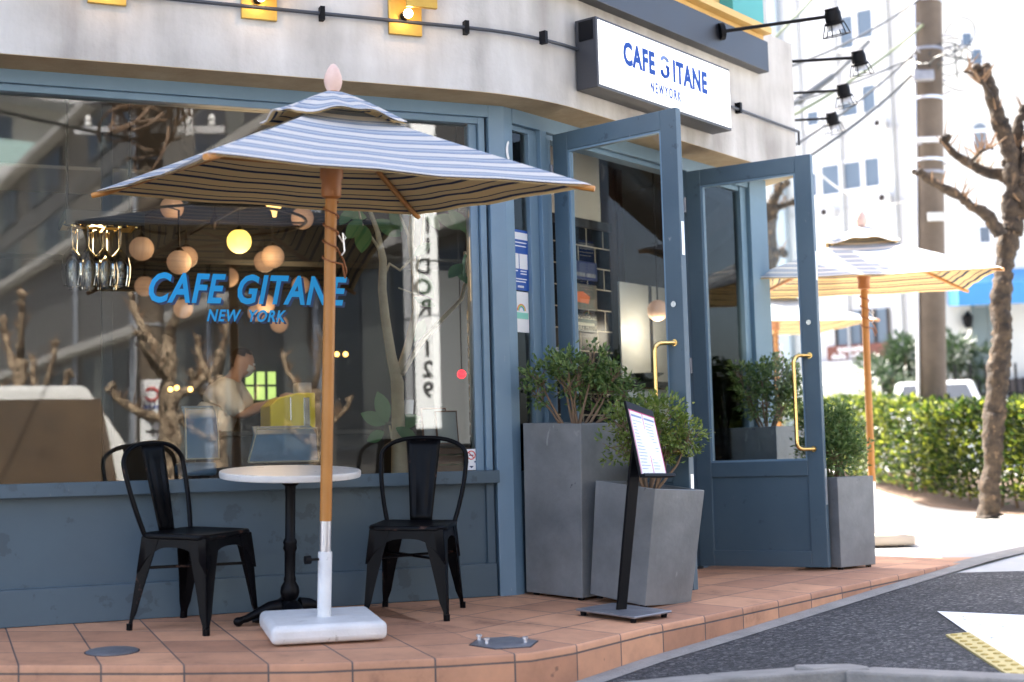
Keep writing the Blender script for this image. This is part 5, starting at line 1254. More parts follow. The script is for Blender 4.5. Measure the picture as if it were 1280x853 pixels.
limbs('plane_tree', [([(g0.x, g0.y, road_z(g0.x, g0.y))] + AY(13.25, (1239, 600), (1243, 540), (1250, 450), (1253, 370), (1257, 310), (1263, 285)), .098, .094),
    (AY(13.25, (1262, 290), (1276, 250), (1282, 215), (1296, 170), (1310, 150)), .10, .075), (AY(13.25, (1262, 275), (1266, 230), (1263, 190), (1248, 150), (1240, 120), (1228, 90)), .085, .055),
    (AY(13.15, (1250, 295), (1238, 272), (1215, 258), (1195, 243), (1172, 232), (1150, 216)), .058, .030), (AY(13.35, (1262, 222), (1240, 218), (1212, 205), (1190, 190), (1180, 176)), .055, .028),
    (AY(13.15, (1240, 122), (1225, 100), (1215, 92), (1206, 90)), .022, .012), (AY(13.15, (1212, 205), (1225, 190), (1240, 184)), .02, .012), (AY(13.15, (1270, 240), (1290, 270), (1300, 280)), .04, .03), (AY(13.35, (1282, 215), (1270, 180), (1275, 150), (1285, 140)), .06, .05)],
    'gnarled pruned plane tree rising out of the hedge at the right edge', 'pruned plane trees')
g1 = atY(962, 560, 20)
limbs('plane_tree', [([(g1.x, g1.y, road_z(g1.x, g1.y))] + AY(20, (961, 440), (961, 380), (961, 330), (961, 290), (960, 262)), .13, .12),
    (AY(20, (961, 285), (950, 272), (938, 266)), .06, .05), (AY(20, (961, 262), (950, 252), (941, 247)), .05, .04), (AY(20, (961, 262), (970, 245), (977, 230)), .07, .05), (AY(20, (961, 262), (976, 258), (992, 253)), .05, .04), (AY(20, (961, 330), (968, 322), (976, 316)), .05, .05)],
    'pruned plane tree seen through the right door glass', 'pruned plane trees')

# hedge
def hedge():
    path = [Vector(p) for p in ((8.0, 11.4), (5.9, 12.55), (4.9, 13.3), (4.5, 14.6), (4.28, 16.8), (4.25, 19), (4.5, 21.5), (5.2, 24))]
    rt = empty('hedge', T((5.5, 14.5, road_z(5.5, 14.5))), 'clipped leafy hedge with sunlit yellow green top along the far pavement', 'hedge')
    fine = []
    for a, b in zip(path, path[1:]):
        k = max(1, int((b - a).length / .12))
        for j in range(k): fine.append((a.lerp(b, j / k), (b - a).normalized()))
    lv = MB(); st_ = MB(); W = .85
    for i, (p, d) in enumerate(fine):
        nn = Vector((-d.y, d.x)); nn = nn if nn.x > 0 or (nn.x > -.9 and nn.y > 0) else -nn
        nn = Vector((d.y, -d.x)); 
        if (p + nn * .1).length < p.length: nn = -nn
        z0 = road_z(p.x, p.y); H = 1.02 + .04 * math.sin(i * .7) + .03 * math.sin(i * .23)
        dens = 420 if p.y < 15.5 else 260
        for _ in range(dens):
            r_ = random.random(); 
            if r_ < .5: u, v = random.uniform(-.06, .12) + abs(random.gauss(0, .05)), random.uniform(.06, 1) ** .8
            elif r_ < .85: u, v = random.uniform(0, 1), random.uniform(.93, 1.04)
            else: u, v = random.uniform(0, 1), random.uniform(.1, 1)
            if v < .3 and random.random() < .35: continue
            q = Vector((p.x + nn.x * u * W + d.x * random.uniform(-.06, .06), p.y + nn.y * u * W + d.y * random.uniform(-.06, .06), z0 + v * H))
            dd = Vector((-nn.x * .5 + random.gauss(0, .6), -nn.y * .5 + random.gauss(0, .6), random.uniform(-.2, .9)))
            lv.leaf(q, dd, Vector((random.gauss(0, .4), random.gauss(0, .4), 1)), random.uniform(.055, .095), random.uniform(.017, .027))
        if i % 2 == 0:
            q = Vector((p.x + nn.x * .35, p.y + nn.y * .35, z0)); st_.tube([q, q + Vector((random.uniform(-.1, .1), random.uniform(-.1, .1), .5)), q + Vector((random.uniform(-.2, .2), random.uniform(-.2, .2), .95))], [.018, .012, .005], 5)
    lv.build('foliage', LEAF_H, rt); st_.build('stems', TWIG, rt, smooth=60)
hedge()

# utility pole in front
PCONC = mat('weathered_pole_concrete', (.165, .125, .09), .85, noise=(1.8, (.07, .053, .04), .9, 10), bump=(25, .3))
def utility_pole(bx, by, topx, topy, H, r0, r1, label, extra):
    z = road_z(bx, by); rt = empty('utility_pole', T((bx, by, z)), label, 'utility pole')
    a = Vector((bx, by, z - .02)); b = Vector((topx, topy, z + H)); mb = MB(); mb.tube([a.lerp(b, i / 10) for i in range(11)], [r0 + (r1 - r0) * i / 10 for i in range(11)], 24); mb.build('shaft', PCONC, rt, smooth=60)
    for t, m_ in extra['bands']:
        c = a.lerp(b, t); d = (b - a).normalized(); mb = MB(); rr = r0 + (r1 - r0) * t; mb.tube([c, c + d * .035], rr + .012, 24); mb.build('band', m_, rt, smooth=40)
    mb = MB(); off_ = Vector((-.9, -.35, 0)).normalized() * (r0 + .03); mb.tube([a.lerp(b, t) + off_ * (1 - .12 * t) for t in (0, .25, .5, .75, 1)], .022, 8); mb.build('conduit', ALU, rt, smooth=60)
    return rt, a, b
pb = atY(1164, 565, 16.8); pt = atY(1156, -160, 16.8)
rt, a_, b_ = utility_pole(pb.x, pb.y, pt.x, pt.y, pt.z - road_z(pb.x, pb.y), .165, .182, 'grey brown concrete utility pole standing behind the hedge', {'bands': [(.12, ALU), (.33, ALU), (.50, STEEL), (.52, ALU), (.62, ALU), (.70, STEEL), (.78, ALU), (.84, ALU), (.9, STEEL)]})
for (x, y) in ((1152, 180), (1178, 205), (1150, 66), (1178, 74), (1180, 62), (1150, 30), (1180, 100), (1178, 45), (1150, 90), (1180, 118)):
    p = atY(x, y, 16.65); mb = MB(); mb.tube([p, p + Vector((random.uniform(-.02, .12) if x > 1160 else -.08, -.04, random.uniform(-.04, .05)))], .012, 6); mb.build('step_bolt', STEEL, rt)
mb = MB(); p = atY(1160, 175, 16.5); mb.box(-.2, .2, -.03, .03, -.03, .03, T(p)); mb.build('cross_bracket', ALU, rt)
mb = MB(); p = atY(1156, 96, 16.5); mb.box(-.14, .10, -.05, .05, -.05, .07, T(p)); mb.build('junction_box', STEEL, rt, bevel=.01)
mb = MB(); p = atY(1169, 271, 16.6); mb.box(-.09, .10, -.01, .01, -.05, .05, T(p)); mb.build('number_plate', mat('pale_plate', (.6, .6, .58), .5), rt)

# overhead cables
CAB = mat('black_cable_sheath', (.02, .022, .02), .5); CABG = mat('green_grey_cable', (.14, .16, .08), .6)
cab_lbl = ['thick upper cable with a dark splice sleeve', 'cable crossing just under the nearest spotlight', 'pale cable below the second spotlight arm', 'green grey cable running down to the board end', 'lowest slanting cable above the right door', 'thin cable near the top of the sky', 'middle cable between two pole bolts', 'thin sagging cable with small beads']
for i, (x0, y0, x1, y1, Y0, Y1, r_, s_) in enumerate(((1085, 52, 958, 148, 22, 16, .028, .1), (1160, 26, 940, 170, 16.8, 13, .012, .1), (1150, 60, 935, 215, 16.8, 13, .010, .1), (1020, -6, 945, 72, 15, 12, .012, .0),
                                          (1150, 84, 930, 240, 16.8, 13, .014, .12), (1155, -5, 950, 95, 16.8, 13, .009, .1), (1145, 70, 950, 140, 16.8, 14, .008, .05), (1148, 250, 1020, 212, 16.8, 24, .006, .25))):
    a = atY(x0, y0, Y0); b = atY(x1, y1, Y1); mb = MB(); mb.tube([a.lerp(b, t / 12) - Vector((0, 0, s_ * 4 * (t / 12) * (1 - t / 12))) for t in range(13)], r_ * 1.5, 6)
    if i == 0: mb.tube([a.lerp(b, .45) - Vector((0, 0, .1)), a.lerp(b, .75) - Vector((0, 0, .08))], .06, 8)
    o = mb.build('overhead_cable', CABG if i in (1, 3) else CAB, smooth=60); tag(recentre(o, a), cab_lbl[i], 'cable', 'overhead cables at the utility pole')
def coil(c, r, n, m, label, w0=.008):
    mb = MB()
    for k in range(n):
        ax = Vector((random.gauss(0, 1), random.gauss(0, .5), random.gauss(0, 1))).normalized(); u = ax.orthogonal().normalized(); v = ax.cross(u); rr = r * random.uniform(.6, 1.2); cc_ = c + Vector((random.gauss(0, r * .4), random.gauss(0, r * .3), random.gauss(0, r * .4)))
        mb.tube([cc_ + u * rr * math.cos(a) + v * rr * math.sin(a) for a in [i / 14 * PI * 1.7 for i in range(15)]], w0, 5)
    return recentre(mb.build('cable_tangle', m, smooth=60), c)
tag(coil(atY(1190, 60, 16.6), .28, 7, CAB, ''), 'loops of thin wire curling off the pole to the right', 'wires')

# ================================================================== BACKGROUND BUILDINGS (behind the hedge)
TW = wear(mat('white_tiled_wall', (.56, .56, .56), .7, noise=(.6, (.48, .48, .49), .8, 10), bump=(8, .3)), (.36, .36, .36), 2.2, .62, .5, (1, 1, .15)); CRW = mat('cream_render', (.62, .60, .55), .8, noise=(2, (.57, .55, .50), .8)); WG = mat('dark_window_glass', (.10, .13, .17), .1); WFR = mat('white_window_frame', (.7, .7, .7), .5)
class Facade:
    """flat building face: u along, z up, measured by picture points"""
    def __init__(s, p0, u, depth, z0): 
        s.p0 = Vector(p0); s.u = Vector((u[0], u[1], 0)).normalized(); s.n = Vector((s.u.y, -s.u.x, 0)); s.M = frame((p0[0], p0[1], z0), s.u); s.depth = depth; s.z0 = z0
    def uz(s, x, y): q = s.M.inverted() @ hitP(x, y, s.p0, s.n); return q.x, q.z
    def rect(s, x0, y0, x1, y1): a = s.uz(x0, (y0 + y1) / 2); b = s.uz(x1, (y0 + y1) / 2); xm = (x0 + x1) / 2; return a[0], b[0], s.uz(xm, y1)[1], s.uz(xm, y0)[1]
def window(F_, rt, r_, nm=1, fr=WFR, gl=WG, arch=False):
    u0, u1, z0, z1 = r_; mb = MB(F_.M); t = .06
    mb.box(u0 - t, u1 + t, -.05, -.003, z1, z1 + t); mb.box(u0 - t, u1 + t, -.09, -.003, z0 - t, z0); mb.box(u0 - t, u0, -.05, -.003, z0, z1); mb.box(u1, u1 + t, -.05, -.003, z0, z1)
    for k in range(1, nm): x = u0 + (u1 - u0) * k / nm; mb.box(x - .03, x + .03, -.045, -.003, z0, z1)
    f = mb.build('window', fr, rt); mb = MB(F_.M); mb.box(u0, u1, -.02, -.004, z0, z1)
    if arch: mb.prism([(u0 + (u1 - u0) / 2 + (u1 - u0) / 2 * math.cos(a), (u1 - u0) / 2 * math.sin(a)) for a in [PI * i / 12 for i in range(13)]], 0.004, .02, T((0, 0, z1 + t)) @ RX(PI / 2))
    mb.build('pane', gl, f)
# white block
pW = atY(1100, 500, 30); FW = Facade((pW.x, pW.y, 0), (.808, -.589), 9, road_z(pW.x, pW.y))
bW = empty('apartment_block', FW.M, 'white tiled building with a brown restaurant front behind the far umbrella', 'building')
mb = MB(FW.M); mb.box(-7, 1.0, 0, 9, 0, 13); mb.build('wall', TW, bW)
for r_ in ((1014, 217, 1022, 246), (1028, 207, 1050, 244), (1056, 203, 1077, 237), (1082, 198, 1100, 234), (1053, 128, 1073, 146), (1079, 107, 1095, 142), (1051, 21, 1067, 62), (1072, 13, 1091, 49), (1010, 140, 1024, 158)): window(FW, bW, FW.rect(*r_))
r_ = FW.rect(1046, 388, 1112, 432); mb = MB(FW.M); mb.box(r_[0], r_[1], -.04, -.004, r_[2], r_[3]); wn = mb.build('restaurant_window', WG, bW)
mb = MB(FW.M); 
for k in range(5): x = r_[0] + (r_[1] - r_[0]) * k / 4; mb.box(x - .03, x + .03, -.07, -.041, r_[2], r_[3])
mb.build('mullions', DMET, wn)
q = FW.rect(1036, 431, 1112, 449); mb = MB(FW.M); mb.box(q[0], q[1], -.10, -.003, q[2], q[3]); sgb = mb.build('sign_band', mat('brown_sign_band', (.12, .035, .022), .6), bW)
text('sign_lettering', 'trattoria', WP, sgb, FW.M @ T((q[0] + .25, -.105, q[2] + .17)), .17, 1, 0, .003, .002)
text('sign_lettering', 'della collina', WP, sgb, FW.M @ T((q[0] + .1, -.105, q[2] + .02)), .18, 1, 0, .003, .002)
q = FW.rect(1030, 484, 1095, 505); mb = MB(FW.M); mb.box(q[0], q[1], -.02, -.003, 0, q[3]); mb.build('garage_opening', mat('dark_opening', (.06, .06, .06), .8), bW)
q = FW.rect(1024, 452, 1100, 481); mb = MB(FW.M); mb.box(q[0], q[1], -.28, -.003, q[2], q[3]); mb.build('balcony_front', TW, bW, bevel=.02)
q = FW.rect(968, 20, 984, 400); mb = MB(FW.M); mb.box(q[0], q[1], -.25, -.01, 0, 13); mb.build('grey_pilaster', mat('blue_grey_panel', (.30, .35, .40), .6), bW)
for (x0, y0, x1, y1) in ((1030, 262, 1046, 274), (1104, 244, 1116, 256), (1098, 152, 1110, 163)):
    q = FW.rect(x0, y0, x1, y1); mb = MB(FW.M); mb.box(q[0], q[1], -.35, -.01, q[2], q[3]); ac = mb.build('air_conditioner', WFR, bW, bevel=.02)
    mb = MB(FW.M); mb.lathe([(min(q[1] - q[0], q[3] - q[2]) * .38, 0), (.02, .004)], 16, T(((q[0] + q[1]) / 2, -.352, (q[2] + q[3]) / 2)) @ RX(PI / 2)); mb.build('fan_grille', DMET, ac)
for x_ in (1118, 1052, 1004):
    q = FW.rect(x_, 10, x_ + 2, 380); mb = MB(FW.M); mb.box(q[0], q[1], -.12, -.01, .2, 13); mb.build('downpipe', mat('pale_grey_pipe', (.36, .37, .38), .6), bW)
for y_ in (270, 180, 84):
    a_ = FW.uz(1000, y_)[1]; mb = MB(FW.M); mb.box(-6.9, .95, -.04, -.002, a_, a_ + .05); mb.build('string_course', mat('grey_joint_band', (.42, .42, .43), .7), bW)
# recessed neighbour and cream house
pE = atY(1230, 480, 27); FE = Facade((pE.x, pE.y, 0), (1, -.10), 8, road_z(pE.x, pE.y))
bE = empty('corner_house', FE.M, 'cream and white house with a blue awning behind the plane tree', 'building')
q0_ = FE.uz(1172, 400)[0]
mb = MB(FE.M); mb.box(q0_, 6, 0, 8, 0, 12); mb.build('wall', CRW, bE)
window(FE, bE, FE.rect(1217, 166, 1234, 188), arch=True); window(FE, bE, FE.rect(1202, 42, 1214, 58)); window(FE, bE, FE.rect(1215, 62, 1227, 82)); window(FE, bE, FE.rect(1224, 284, 1237, 304))
q = FE.rect(1208, 189, 1244, 196); mb = MB(FE.M); mb.box(q[0], q[1], -.25, -.003, q[2] - .05, q[2] + .05); mb.build('balcony_sill', CRW, bE)
q = FE.rect(1184, 337, 1310, 380); mb = MB(FE.M); D_ = .9
mb.add([(q[0], -.01, q[3]), (q[1], -.01, q[3]), (q[1], -D_, q[3] - .35), (q[0], -D_, q[3] - .35), (q[0], -.01, q[2]), (q[1], -.01, q[2]), (q[1], -D_, q[2] - .1), (q[0], -D_, q[2] - .1)], [(0, 3, 2, 1), (3, 7, 6, 2), (0, 4, 7, 3), (1, 2, 6, 5), (4, 5, 6, 7)]); mb.build('awning', mat('blue_awning_cloth', (.05, .22, .45), .7), bE)
q = FE.rect(1221, 384, 1237, 490); mb = MB(FE.M); mb.box(q[0], q[1], -.03, -.003, 0, q[3]); mb.box(q[0] - .07, q[0], -.06, -.003, 0, q[3] + .07); mb.box(q[1], q[1] + .07, -.06, -.003, 0, q[3] + .07); mb.build('door', mat('grey_green_door', (.16, .20, .20), .5), bE)
q = FE.rect(1262, 474, 1310, 520); mb = MB(FE.M); mb.box(q[0], q[1], -.5, -.01, 0, q[3]); mb.build('brick_plinth', mat('dark_brick', (.035, .03, .03), .8, noise=(14, (.06, .05, .05), .9)), bE)
p = FE.M @ Vector((FE.uz(1208, 400)[0], -.12, FE.uz(1208, 402)[1])); lt = empty('wall_lantern', T(p), 'black carriage lantern on the cream wall beside the grey door', 'lantern')
mb = MB(T(p)); mb.lathe([(.03, -.14), (.08, -.10), (.11, .08), (.05, .14), (.015, .2)], 8); mb.build('lantern_body', BLACKM, lt); mb = MB(T(p)); mb.box(-.01, .01, 0, .10, .1, .12); mb.build('bracket', BLACKM, lt)
# side wall linking the two
pL = atY(1135, 300, 34); FL_ = Facade((pL.x, pL.y, 0), (1, 0), 4, road_z(pL.x, pL.y)); bL = empty('rear_block', FL_.M, 'plain white block glimpsed between the two nearer buildings', 'building')
mb = MB(FL_.M); mb.box(-3, 3, 0, 6, 0, 14); mb.build('wall', TW, bL); window(FL_, bL, FL_.rect(1122, 186, 1140, 222)); window(FL_, bL, FL_.rect(1124, 300, 1140, 330))
# iron fence
fp = atY(1177, 500, 24.5); rt = empty('iron_fence', T((fp.x, fp.y, road_z(fp.x, fp.y))), 'black iron railing in front of the dark shrubs', 'fence')
for k in range(14):
    x = fp.x + k * .13; z = road_z(x, fp.y); mb = MB(); mb.tube([(x, fp.y, z), (x, fp.y, z + 1.75 - (.25 if k % 2 else 0))], .022, 6); mb.build('bar', BLACKM, rt)
mb = MB(); mb.box(fp.x - .05, fp.x + 1.8, fp.y - .015, fp.y + .015, z + 1.2, z + 1.25); mb.box(fp.x - .05, fp.x + 1.8, fp.y - .015, fp.y + .015, z + .2, z + .25); mb.build('rail', BLACKM, rt)
# bushes
def bush(x, y, Y, rx, rz, n, label, m=LEAF_D, ls=.10):
    c = atY(x, y, Y); z = road_z(c.x, c.y); rt = empty('bush', T((c.x, c.y, z)), label, 'bush', 'dark bushes behind the car'); lv = MB(); mb = MB()
    for k in range(7): mb.tube([(c.x, c.y, z), (c.x + random.uniform(-.5, .5) * rx, c.y + random.uniform(-.4, .4), c.z + random.uniform(-.2, .6) * rz)], [.03, .01], 5)
    cl = [(Vector((c.x, c.y, c.z)) + Vector((random.gauss(0, rx * .45), random.gauss(0, rx * .4), random.uniform(-1, .8) * rz)), random.uniform(.2, .42)) for _ in range(16)]
    for q_, r_ in cl:
        for _ in range(n // 16):
            d = Vector((random.gauss(0, 1), random.gauss(0, 1), random.gauss(0, 1))).normalized(); lv.leaf(q_ + d * r_ * random.uniform(.5, 1.1), d + Vector((0, 0, random.uniform(-.3, .6))), Vector((random.gauss(0, .5), 0, 1)), ls * random.uniform(.7, 1.3), ls * .28)
    mb.build('stems', TWIG, rt); lv.build('foliage', m, rt)
bush(1128, 462, 25.5, .60, .60, 3600, 'dark evergreen bush left of the utility pole'); bush(1196, 462, 26, .55, .5, 2600, 'dark bush behind the iron railing'); bush(1108, 488, 24.5, .5, .35, 1800, 'low dark bush at the left end of the parked car')
bush(1046, 497, 23.5, .55, .22, 2200, 'low pale flowering bush below the restaurant', m_leaf('pale_blossom', (.45, .45, .42), (.6, .6, .6), (.3, .4, .15), .3, 5), .07)

# cars
def car(M, label, body, L_=4.3, W=1.7, H=1.62, van=False, name='parked_car', cat='car'):
    rt = empty(name, M, label, cat); h = W / 2
    if van: prof = [(-L_ / 2, .35), (-L_ / 2, .95), (-L_ / 2 + .08, 1.15), (-L_ / 2 + .20, H - .12), (-L_ / 2 + .5, H), (L_ / 2 - 1.25, H), (L_ / 2 - .55, 1.15), (L_ / 2 - .05, .90), (L_ / 2, .55), (L_ / 2, .30)]
    else: prof = [(-L_ / 2, .35), (-L_ / 2, .90), (-L_ / 2 + .12, 1.02), (-L_ / 2 + .55, H - .10), (-L_ / 2 + 1.0, H), (L_ / 2 - 1.75, H - .02), (L_ / 2 - 1.05, 1.05), (L_ / 2 - .12, .88), (L_ / 2, .60), (L_ / 2, .30)]
    belt = 1.0; vs = []
    for sy in (-1, 1):
        for x, z in prof: tuck = max(0, (z - belt)) * .28; vs.append((x, sy * (h - tuck), z))
    n = len(prof); fs = [tuple(range(n)), tuple(range(2 * n - 1, n - 1, -1))] + [(i, n + i, n + (i + 1) % n, (i + 1) % n) for i in range(n)]
    mb = MB(M); mb.add(vs, fs); mb.build('body', body, rt, bevel=.06, seg=3, smooth=40)
    gl = mat('van_window_glass', (.14, .095, .06), .1, noise=(2.5, (.05, .035, .025), .8)) if van else mat('car_window_glass', (.03, .035, .04), .05)
    for sy in (-1, 1):
        y0 = sy * (h - .035); y1 = sy * (h - (H - .14 - belt) * .28 + .004)
        xa, xb = prof[3][0] + .12, (prof[5][0] if not van else prof[5][0] + .05)
        for (u0, u1) in ((xa, xa + (xb - xa) * .46), (xa + (xb - xa) * .52, xb + .1)):
            mb = MB(M); mb.add([(u0 - .05, sy * (h + .004), belt + .03), (u1 + .18, sy * (h + .004), belt + .03), (u1, y1 + sy * .02, H - .16), (u0 + .03, y1 + sy * .02, H - .16)], [(0, 1, 2, 3)]); mb.build('side_window', gl, rt)
    for (i, j) in ((2, 3), (5, 6)):
        (xa, za), (xb, zb) = prof[i], prof[j]; s_ = -1 if i == 2 else 1; a, b = Vector((xa, 0, za)).lerp(Vector((xb, 0, zb)), .12), Vector((xa, 0, za)).lerp(Vector((xb, 0, zb)), .88)
        wa, wb = h - .12 - max(0, a.z - belt) * .28, h - .12 - max(0, b.z - belt) * .28; o_ = Vector((s_ * .012, 0, .012))
        mb = MB(M); mb.add([(a.x + o_.x, -wa, a.z + o_.z), (a.x + o_.x, wa, a.z + o_.z), (b.x + o_.x, wb, b.z + o_.z), (b.x + o_.x, -wb, b.z + o_.z)], [(0, 1, 2, 3)]); mb.build('windscreen', gl, rt)
    for sx in (-1, 1):
        for sy in (-1, 1):
            mb = MB(M @ T((sx * (L_ / 2 - .75), sy * (h - .10), .31)) @ RX(PI / 2)); mb.lathe([(.22, -.11), (.31, -.10), (.32, 0), (.31, .10), (.22, .11)], 24); wh = mb.build('wheel', mat('tyre_rubber', (.02, .02, .02), .8), rt, smooth=40)
            mb = MB(M @ T((sx * (L_ / 2 - .75), sy * (h - .10), .31)) @ RX(PI / 2)); mb.lathe([(.21, -.118), (.20, -.112), (.05, -.122), (.0001, -.125)] if sy > 0 else [(.0001, .125), (.05, .122), (.20, .112), (.21, .118)], 20); mb.build('rim', ALU, wh, smooth=40)
            mb = MB(M); mb.box(sx * L_ / 2 - .02, sx * L_ / 2 + .02, sy * (h - .30) - .14, sy * (h - .30) + .14, .66, .80); mb.build('headlight' if sx > 0 else 'tail_light', CHROME if sx > 0 else RED, rt, bevel=.01)
WCAR = mat('silver_white_car_paint', (.62, .63, .64), .25, metal=.2, coat=.5)
cc_ = atY(1169, 500, 23.4); car(T((cc_.x, cc_.y, road_z(cc_.x, cc_.y) - .22)) @ RZ(R(256)), 'silver white car parked behind the hedge, roof and glass in view', WCAR, 3.7, 1.56, 1.66)

# ================================================================== THE STREET BEHIND THE CAMERA (seen reflected in the glass)
FAC = mat('beige_street_facade', (.17, .155, .135), .8, noise=(2, (.14, .128, .11), .8))
def m_siding():
    m, n, L, b, tc = nodes_of('grey_board_siding', (.26, .25, .24), .7)
    s = n.new('ShaderNodeSeparateXYZ'); L.new(tc.outputs['Object'], s.inputs[0]); fr = math_n(n, L, 'FRACT', math_n(n, L, 'MULTIPLY', s.outputs['Z'], 1 / .16))
    L.new(ramp(n, L, fr, [(0, (.10, .10, .10)), (.10, (.10, .098, .095)), (1, (.125, .12, .115))]), b.inputs['Base Color']); return m
SID = m_siding()
fS = frame((5.9, 2.0, -.55), (.25, -.97))       # x runs down the street, y away from the cafe? (left normal)
# outward face must look towards the cafe (-x side): local y axis points to +x here
bS = empty('street_building', fS, 'long beige building with dark window bands, mirrored in the shop glass', 'building')
ysg = 1 if (fS.to_3x3() @ Vector((0, 1, 0))).x > 0 else -1
def SB(x0, x1, y0, y1, z0, z1, nm, m, par=bS, bev=0):
    mb = MB(fS); a, b = sorted((ysg * y0, ysg * y1)); mb.box(x0, x1, a, b, z0, z1); return mb.build(nm, m, par, bevel=bev)
SB(0, 34, 0, 8, 0, 9.9, 'wall', FAC); 
for (z0, z1) in ((4.4, 6.6), (8.0, 8.5)): SB(-.02, 34.02, -.03, -.002, z0, z1, 'siding', SID)
for z in (4.1, 6.7, 9.75): SB(-.1, 34.1, -.35, -.035, z, z + .18, 'ledge', mat('pale_ledge', (.42, .40, .37), .7))
def SW(x0, x1, z0, z1, nm_):
    f = SB(x0, x1, -.06, -.004, z0, z1, 'window', mat('slate_window_frame', (.10, .11, .12), .5)); w_ = (x1 - x0) / nm_
    for k in range(nm_): SB(x0 + k * w_ + .05, x0 + (k + 1) * w_ - .05, -.075, -.061, z0 + .06, z1 - .06, 'pane', mat('dark_street_glass', (.02, .024, .028), .3, spec=.3) if (k + int(x0)) % 3 else mat('curtained_street_glass', (.12, .13, .12), .5), f)
for x in (1.2, 6.2, 11.2, 16.2, 21.2, 26.2): SW(x, x + 4.0, 1.5, 3.95, 4)
for x in (1.2, 8.0, 14.8, 21.6, 27.5): SW(x, x + 3.6, 7.0, 7.9, 4)
for x in (2.5, 9.5, 16.0, 22.5, 28.0): SW(x, x + 3.6, 8.55, 9.6, 4)
for x in (.6, 5.7, 10.7, 15.7, 20.7): SB(x - .11, x + .11, -.14, -.08, 0, 7, 'grey_pipe', mat('grey_downpipe', (.24, .26, .30), .5))
# banner sign
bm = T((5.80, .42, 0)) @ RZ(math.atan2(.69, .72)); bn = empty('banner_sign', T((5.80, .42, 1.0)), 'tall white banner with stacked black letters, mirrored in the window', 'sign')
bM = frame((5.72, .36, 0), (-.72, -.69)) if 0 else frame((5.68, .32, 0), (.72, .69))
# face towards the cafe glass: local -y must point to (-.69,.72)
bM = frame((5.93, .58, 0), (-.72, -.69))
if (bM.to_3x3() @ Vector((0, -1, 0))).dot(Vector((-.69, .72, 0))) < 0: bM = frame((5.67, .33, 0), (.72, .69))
mb = MB(bM); mb.box(0, .30, 0, .05, 1.15, 5.1); mb.build('board', mat('white_banner_added_glow', (.82, .82, .82), .5, emit=((1, 1, .98), .35)), bn, bevel=.004)  # glow added to the sunlit board so its reflection reads white
for k, chh in enumerate('IIDOR 129'):
    if chh != ' ': text('lettering', chh, BLKP, bn, bM @ T((.08, -.003, 3.52 - k * .25)), .27, 1, 0, .007, .001)
mb = MB(bM); mb.box(.33, .42, .01, .05, 1.3, 4.9); mb.build('grey_side_board', mat('grey_banner', (.30, .31, .33), .6), bn)
mb = MB(bM); mb.tube([(.15, .08, road_z(5.8, .4)), (.15, .08, 5.1)], .03, 8); mb.build('post', STEEL, bn)
# far block with glass balconies, facing the cafe
FT = frame((26.0, -36, -1.3), (-1, -.05)); rt = empty('balcony_block', FT, 'distant block with pale green glass balconies, mirrored at the top left', 'building')
sg2 = 1 if (FT.to_3x3() @ Vector((0, 1, 0))).y < 0 else -1
def TB(x0, x1, y0, y1, z0, z1, nm, m, par=rt):
    mb = MB(FT); a, b = sorted((sg2 * y0, sg2 * y1)); mb.box(x0, x1, a, b, z0, z1); return mb.build(nm, m, par)
TB(-14, 12, 0, 8, 0, 22, 'wall', CRW)
for z in (3, 6.2, 9.4, 12.6, 15.8): 
    TB(-14, 12, -1.5, -.01, z, z + .55, 'balcony_slab', TW); TB(-14, 12, -1.48, -1.44, z + .56, z + 1.5, 'balcony_glass', mat('pale_teal_glass', (.38, .52, .50), .3))
    for x in (-12, -8, -4, 0, 4, 8): TB(x, x + 2.4, -.05, -.02, z + .6, z + 2.7, 'window', WG)
# mirrored utility pole with transformers
mx, my = 2.95, -1.0
rt, a_, b_ = utility_pole(mx, my, mx, my, 9.5, .15, .12, 'concrete utility pole with transformers, mirrored left of the lettering', {'bands': [(.3, ALU), (.5, STEEL), (.62, ALU)]})
for (dx, z, r_) in ((-.35, 4.9, .17), (.38, 5.05, .2)):
    mb = MB(); mb.lathe([(r_ * .8, 0), (r_, .03), (r_, .62), (r_ * .85, .68), (r_ * .3, .70)], 20, T((mx + dx * 1.2, my + dx * .9, z))); mb.build('transformer', mat('transformer_grey', (.38, .38, .39), .5), rt, smooth=40)
for (dx, dy, z, w_, h_) in ((-.55, .35, 4.95, .34, .75), (.15, .45, 5.15, .30, .60), (-.15, .5, 4.45, .22, .35)):
    mb = MB(T((mx + dx, my + dy, z)) @ RZ(.7)); mb.box(-w_ / 2, w_ / 2, -.14, .14, 0, h_); mb.box(-w_ / 2 - .02, w_ / 2 + .02, -.16, .16, h_ + .001, h_ + .04); mb.build('switch_box', mat('black_switch_box', (.02, .02, .022), .5), rt, bevel=.012)
for (x_, z0, z1) in ((-.33, 4.6, 6.3), (.30, 4.5, 6.5), (.02, 4.7, 5.6)):
    mb = MB(T((mx, my + .3, 0)) @ RZ(.7)); mb.box(x_ - .035, x_ + .035, .1, .13, z0, z1); mb.build('white_bracket', WP, rt)
for z in (4.6, 5.7, 6.4):
    mb = MB(); mb.box(-.85, .85, -.04, .04, z, z + .08, T((mx, my, 0)) @ RZ(.7)); cb_ = mb.build('crossarm', ALU, rt)
    for k in (-.7, -.35, .35, .7): mb = MB(); mb.lathe([(.03, 0), (.05, .03), (.03, .06), (.05, .09), (.02, .14)], 10, T((mx, my, 0)) @ RZ(.7) @ T((k, 0, z + .08))); mb.build('insulator', WP, cb_, smooth=50)
ps = frame((mx - .2, my + .15, 0), (.72, .69)); mb = MB(ps); 
pm2 = frame((mx - .13 + .12, my + .17 + .11, 0), (-.72, -.69))
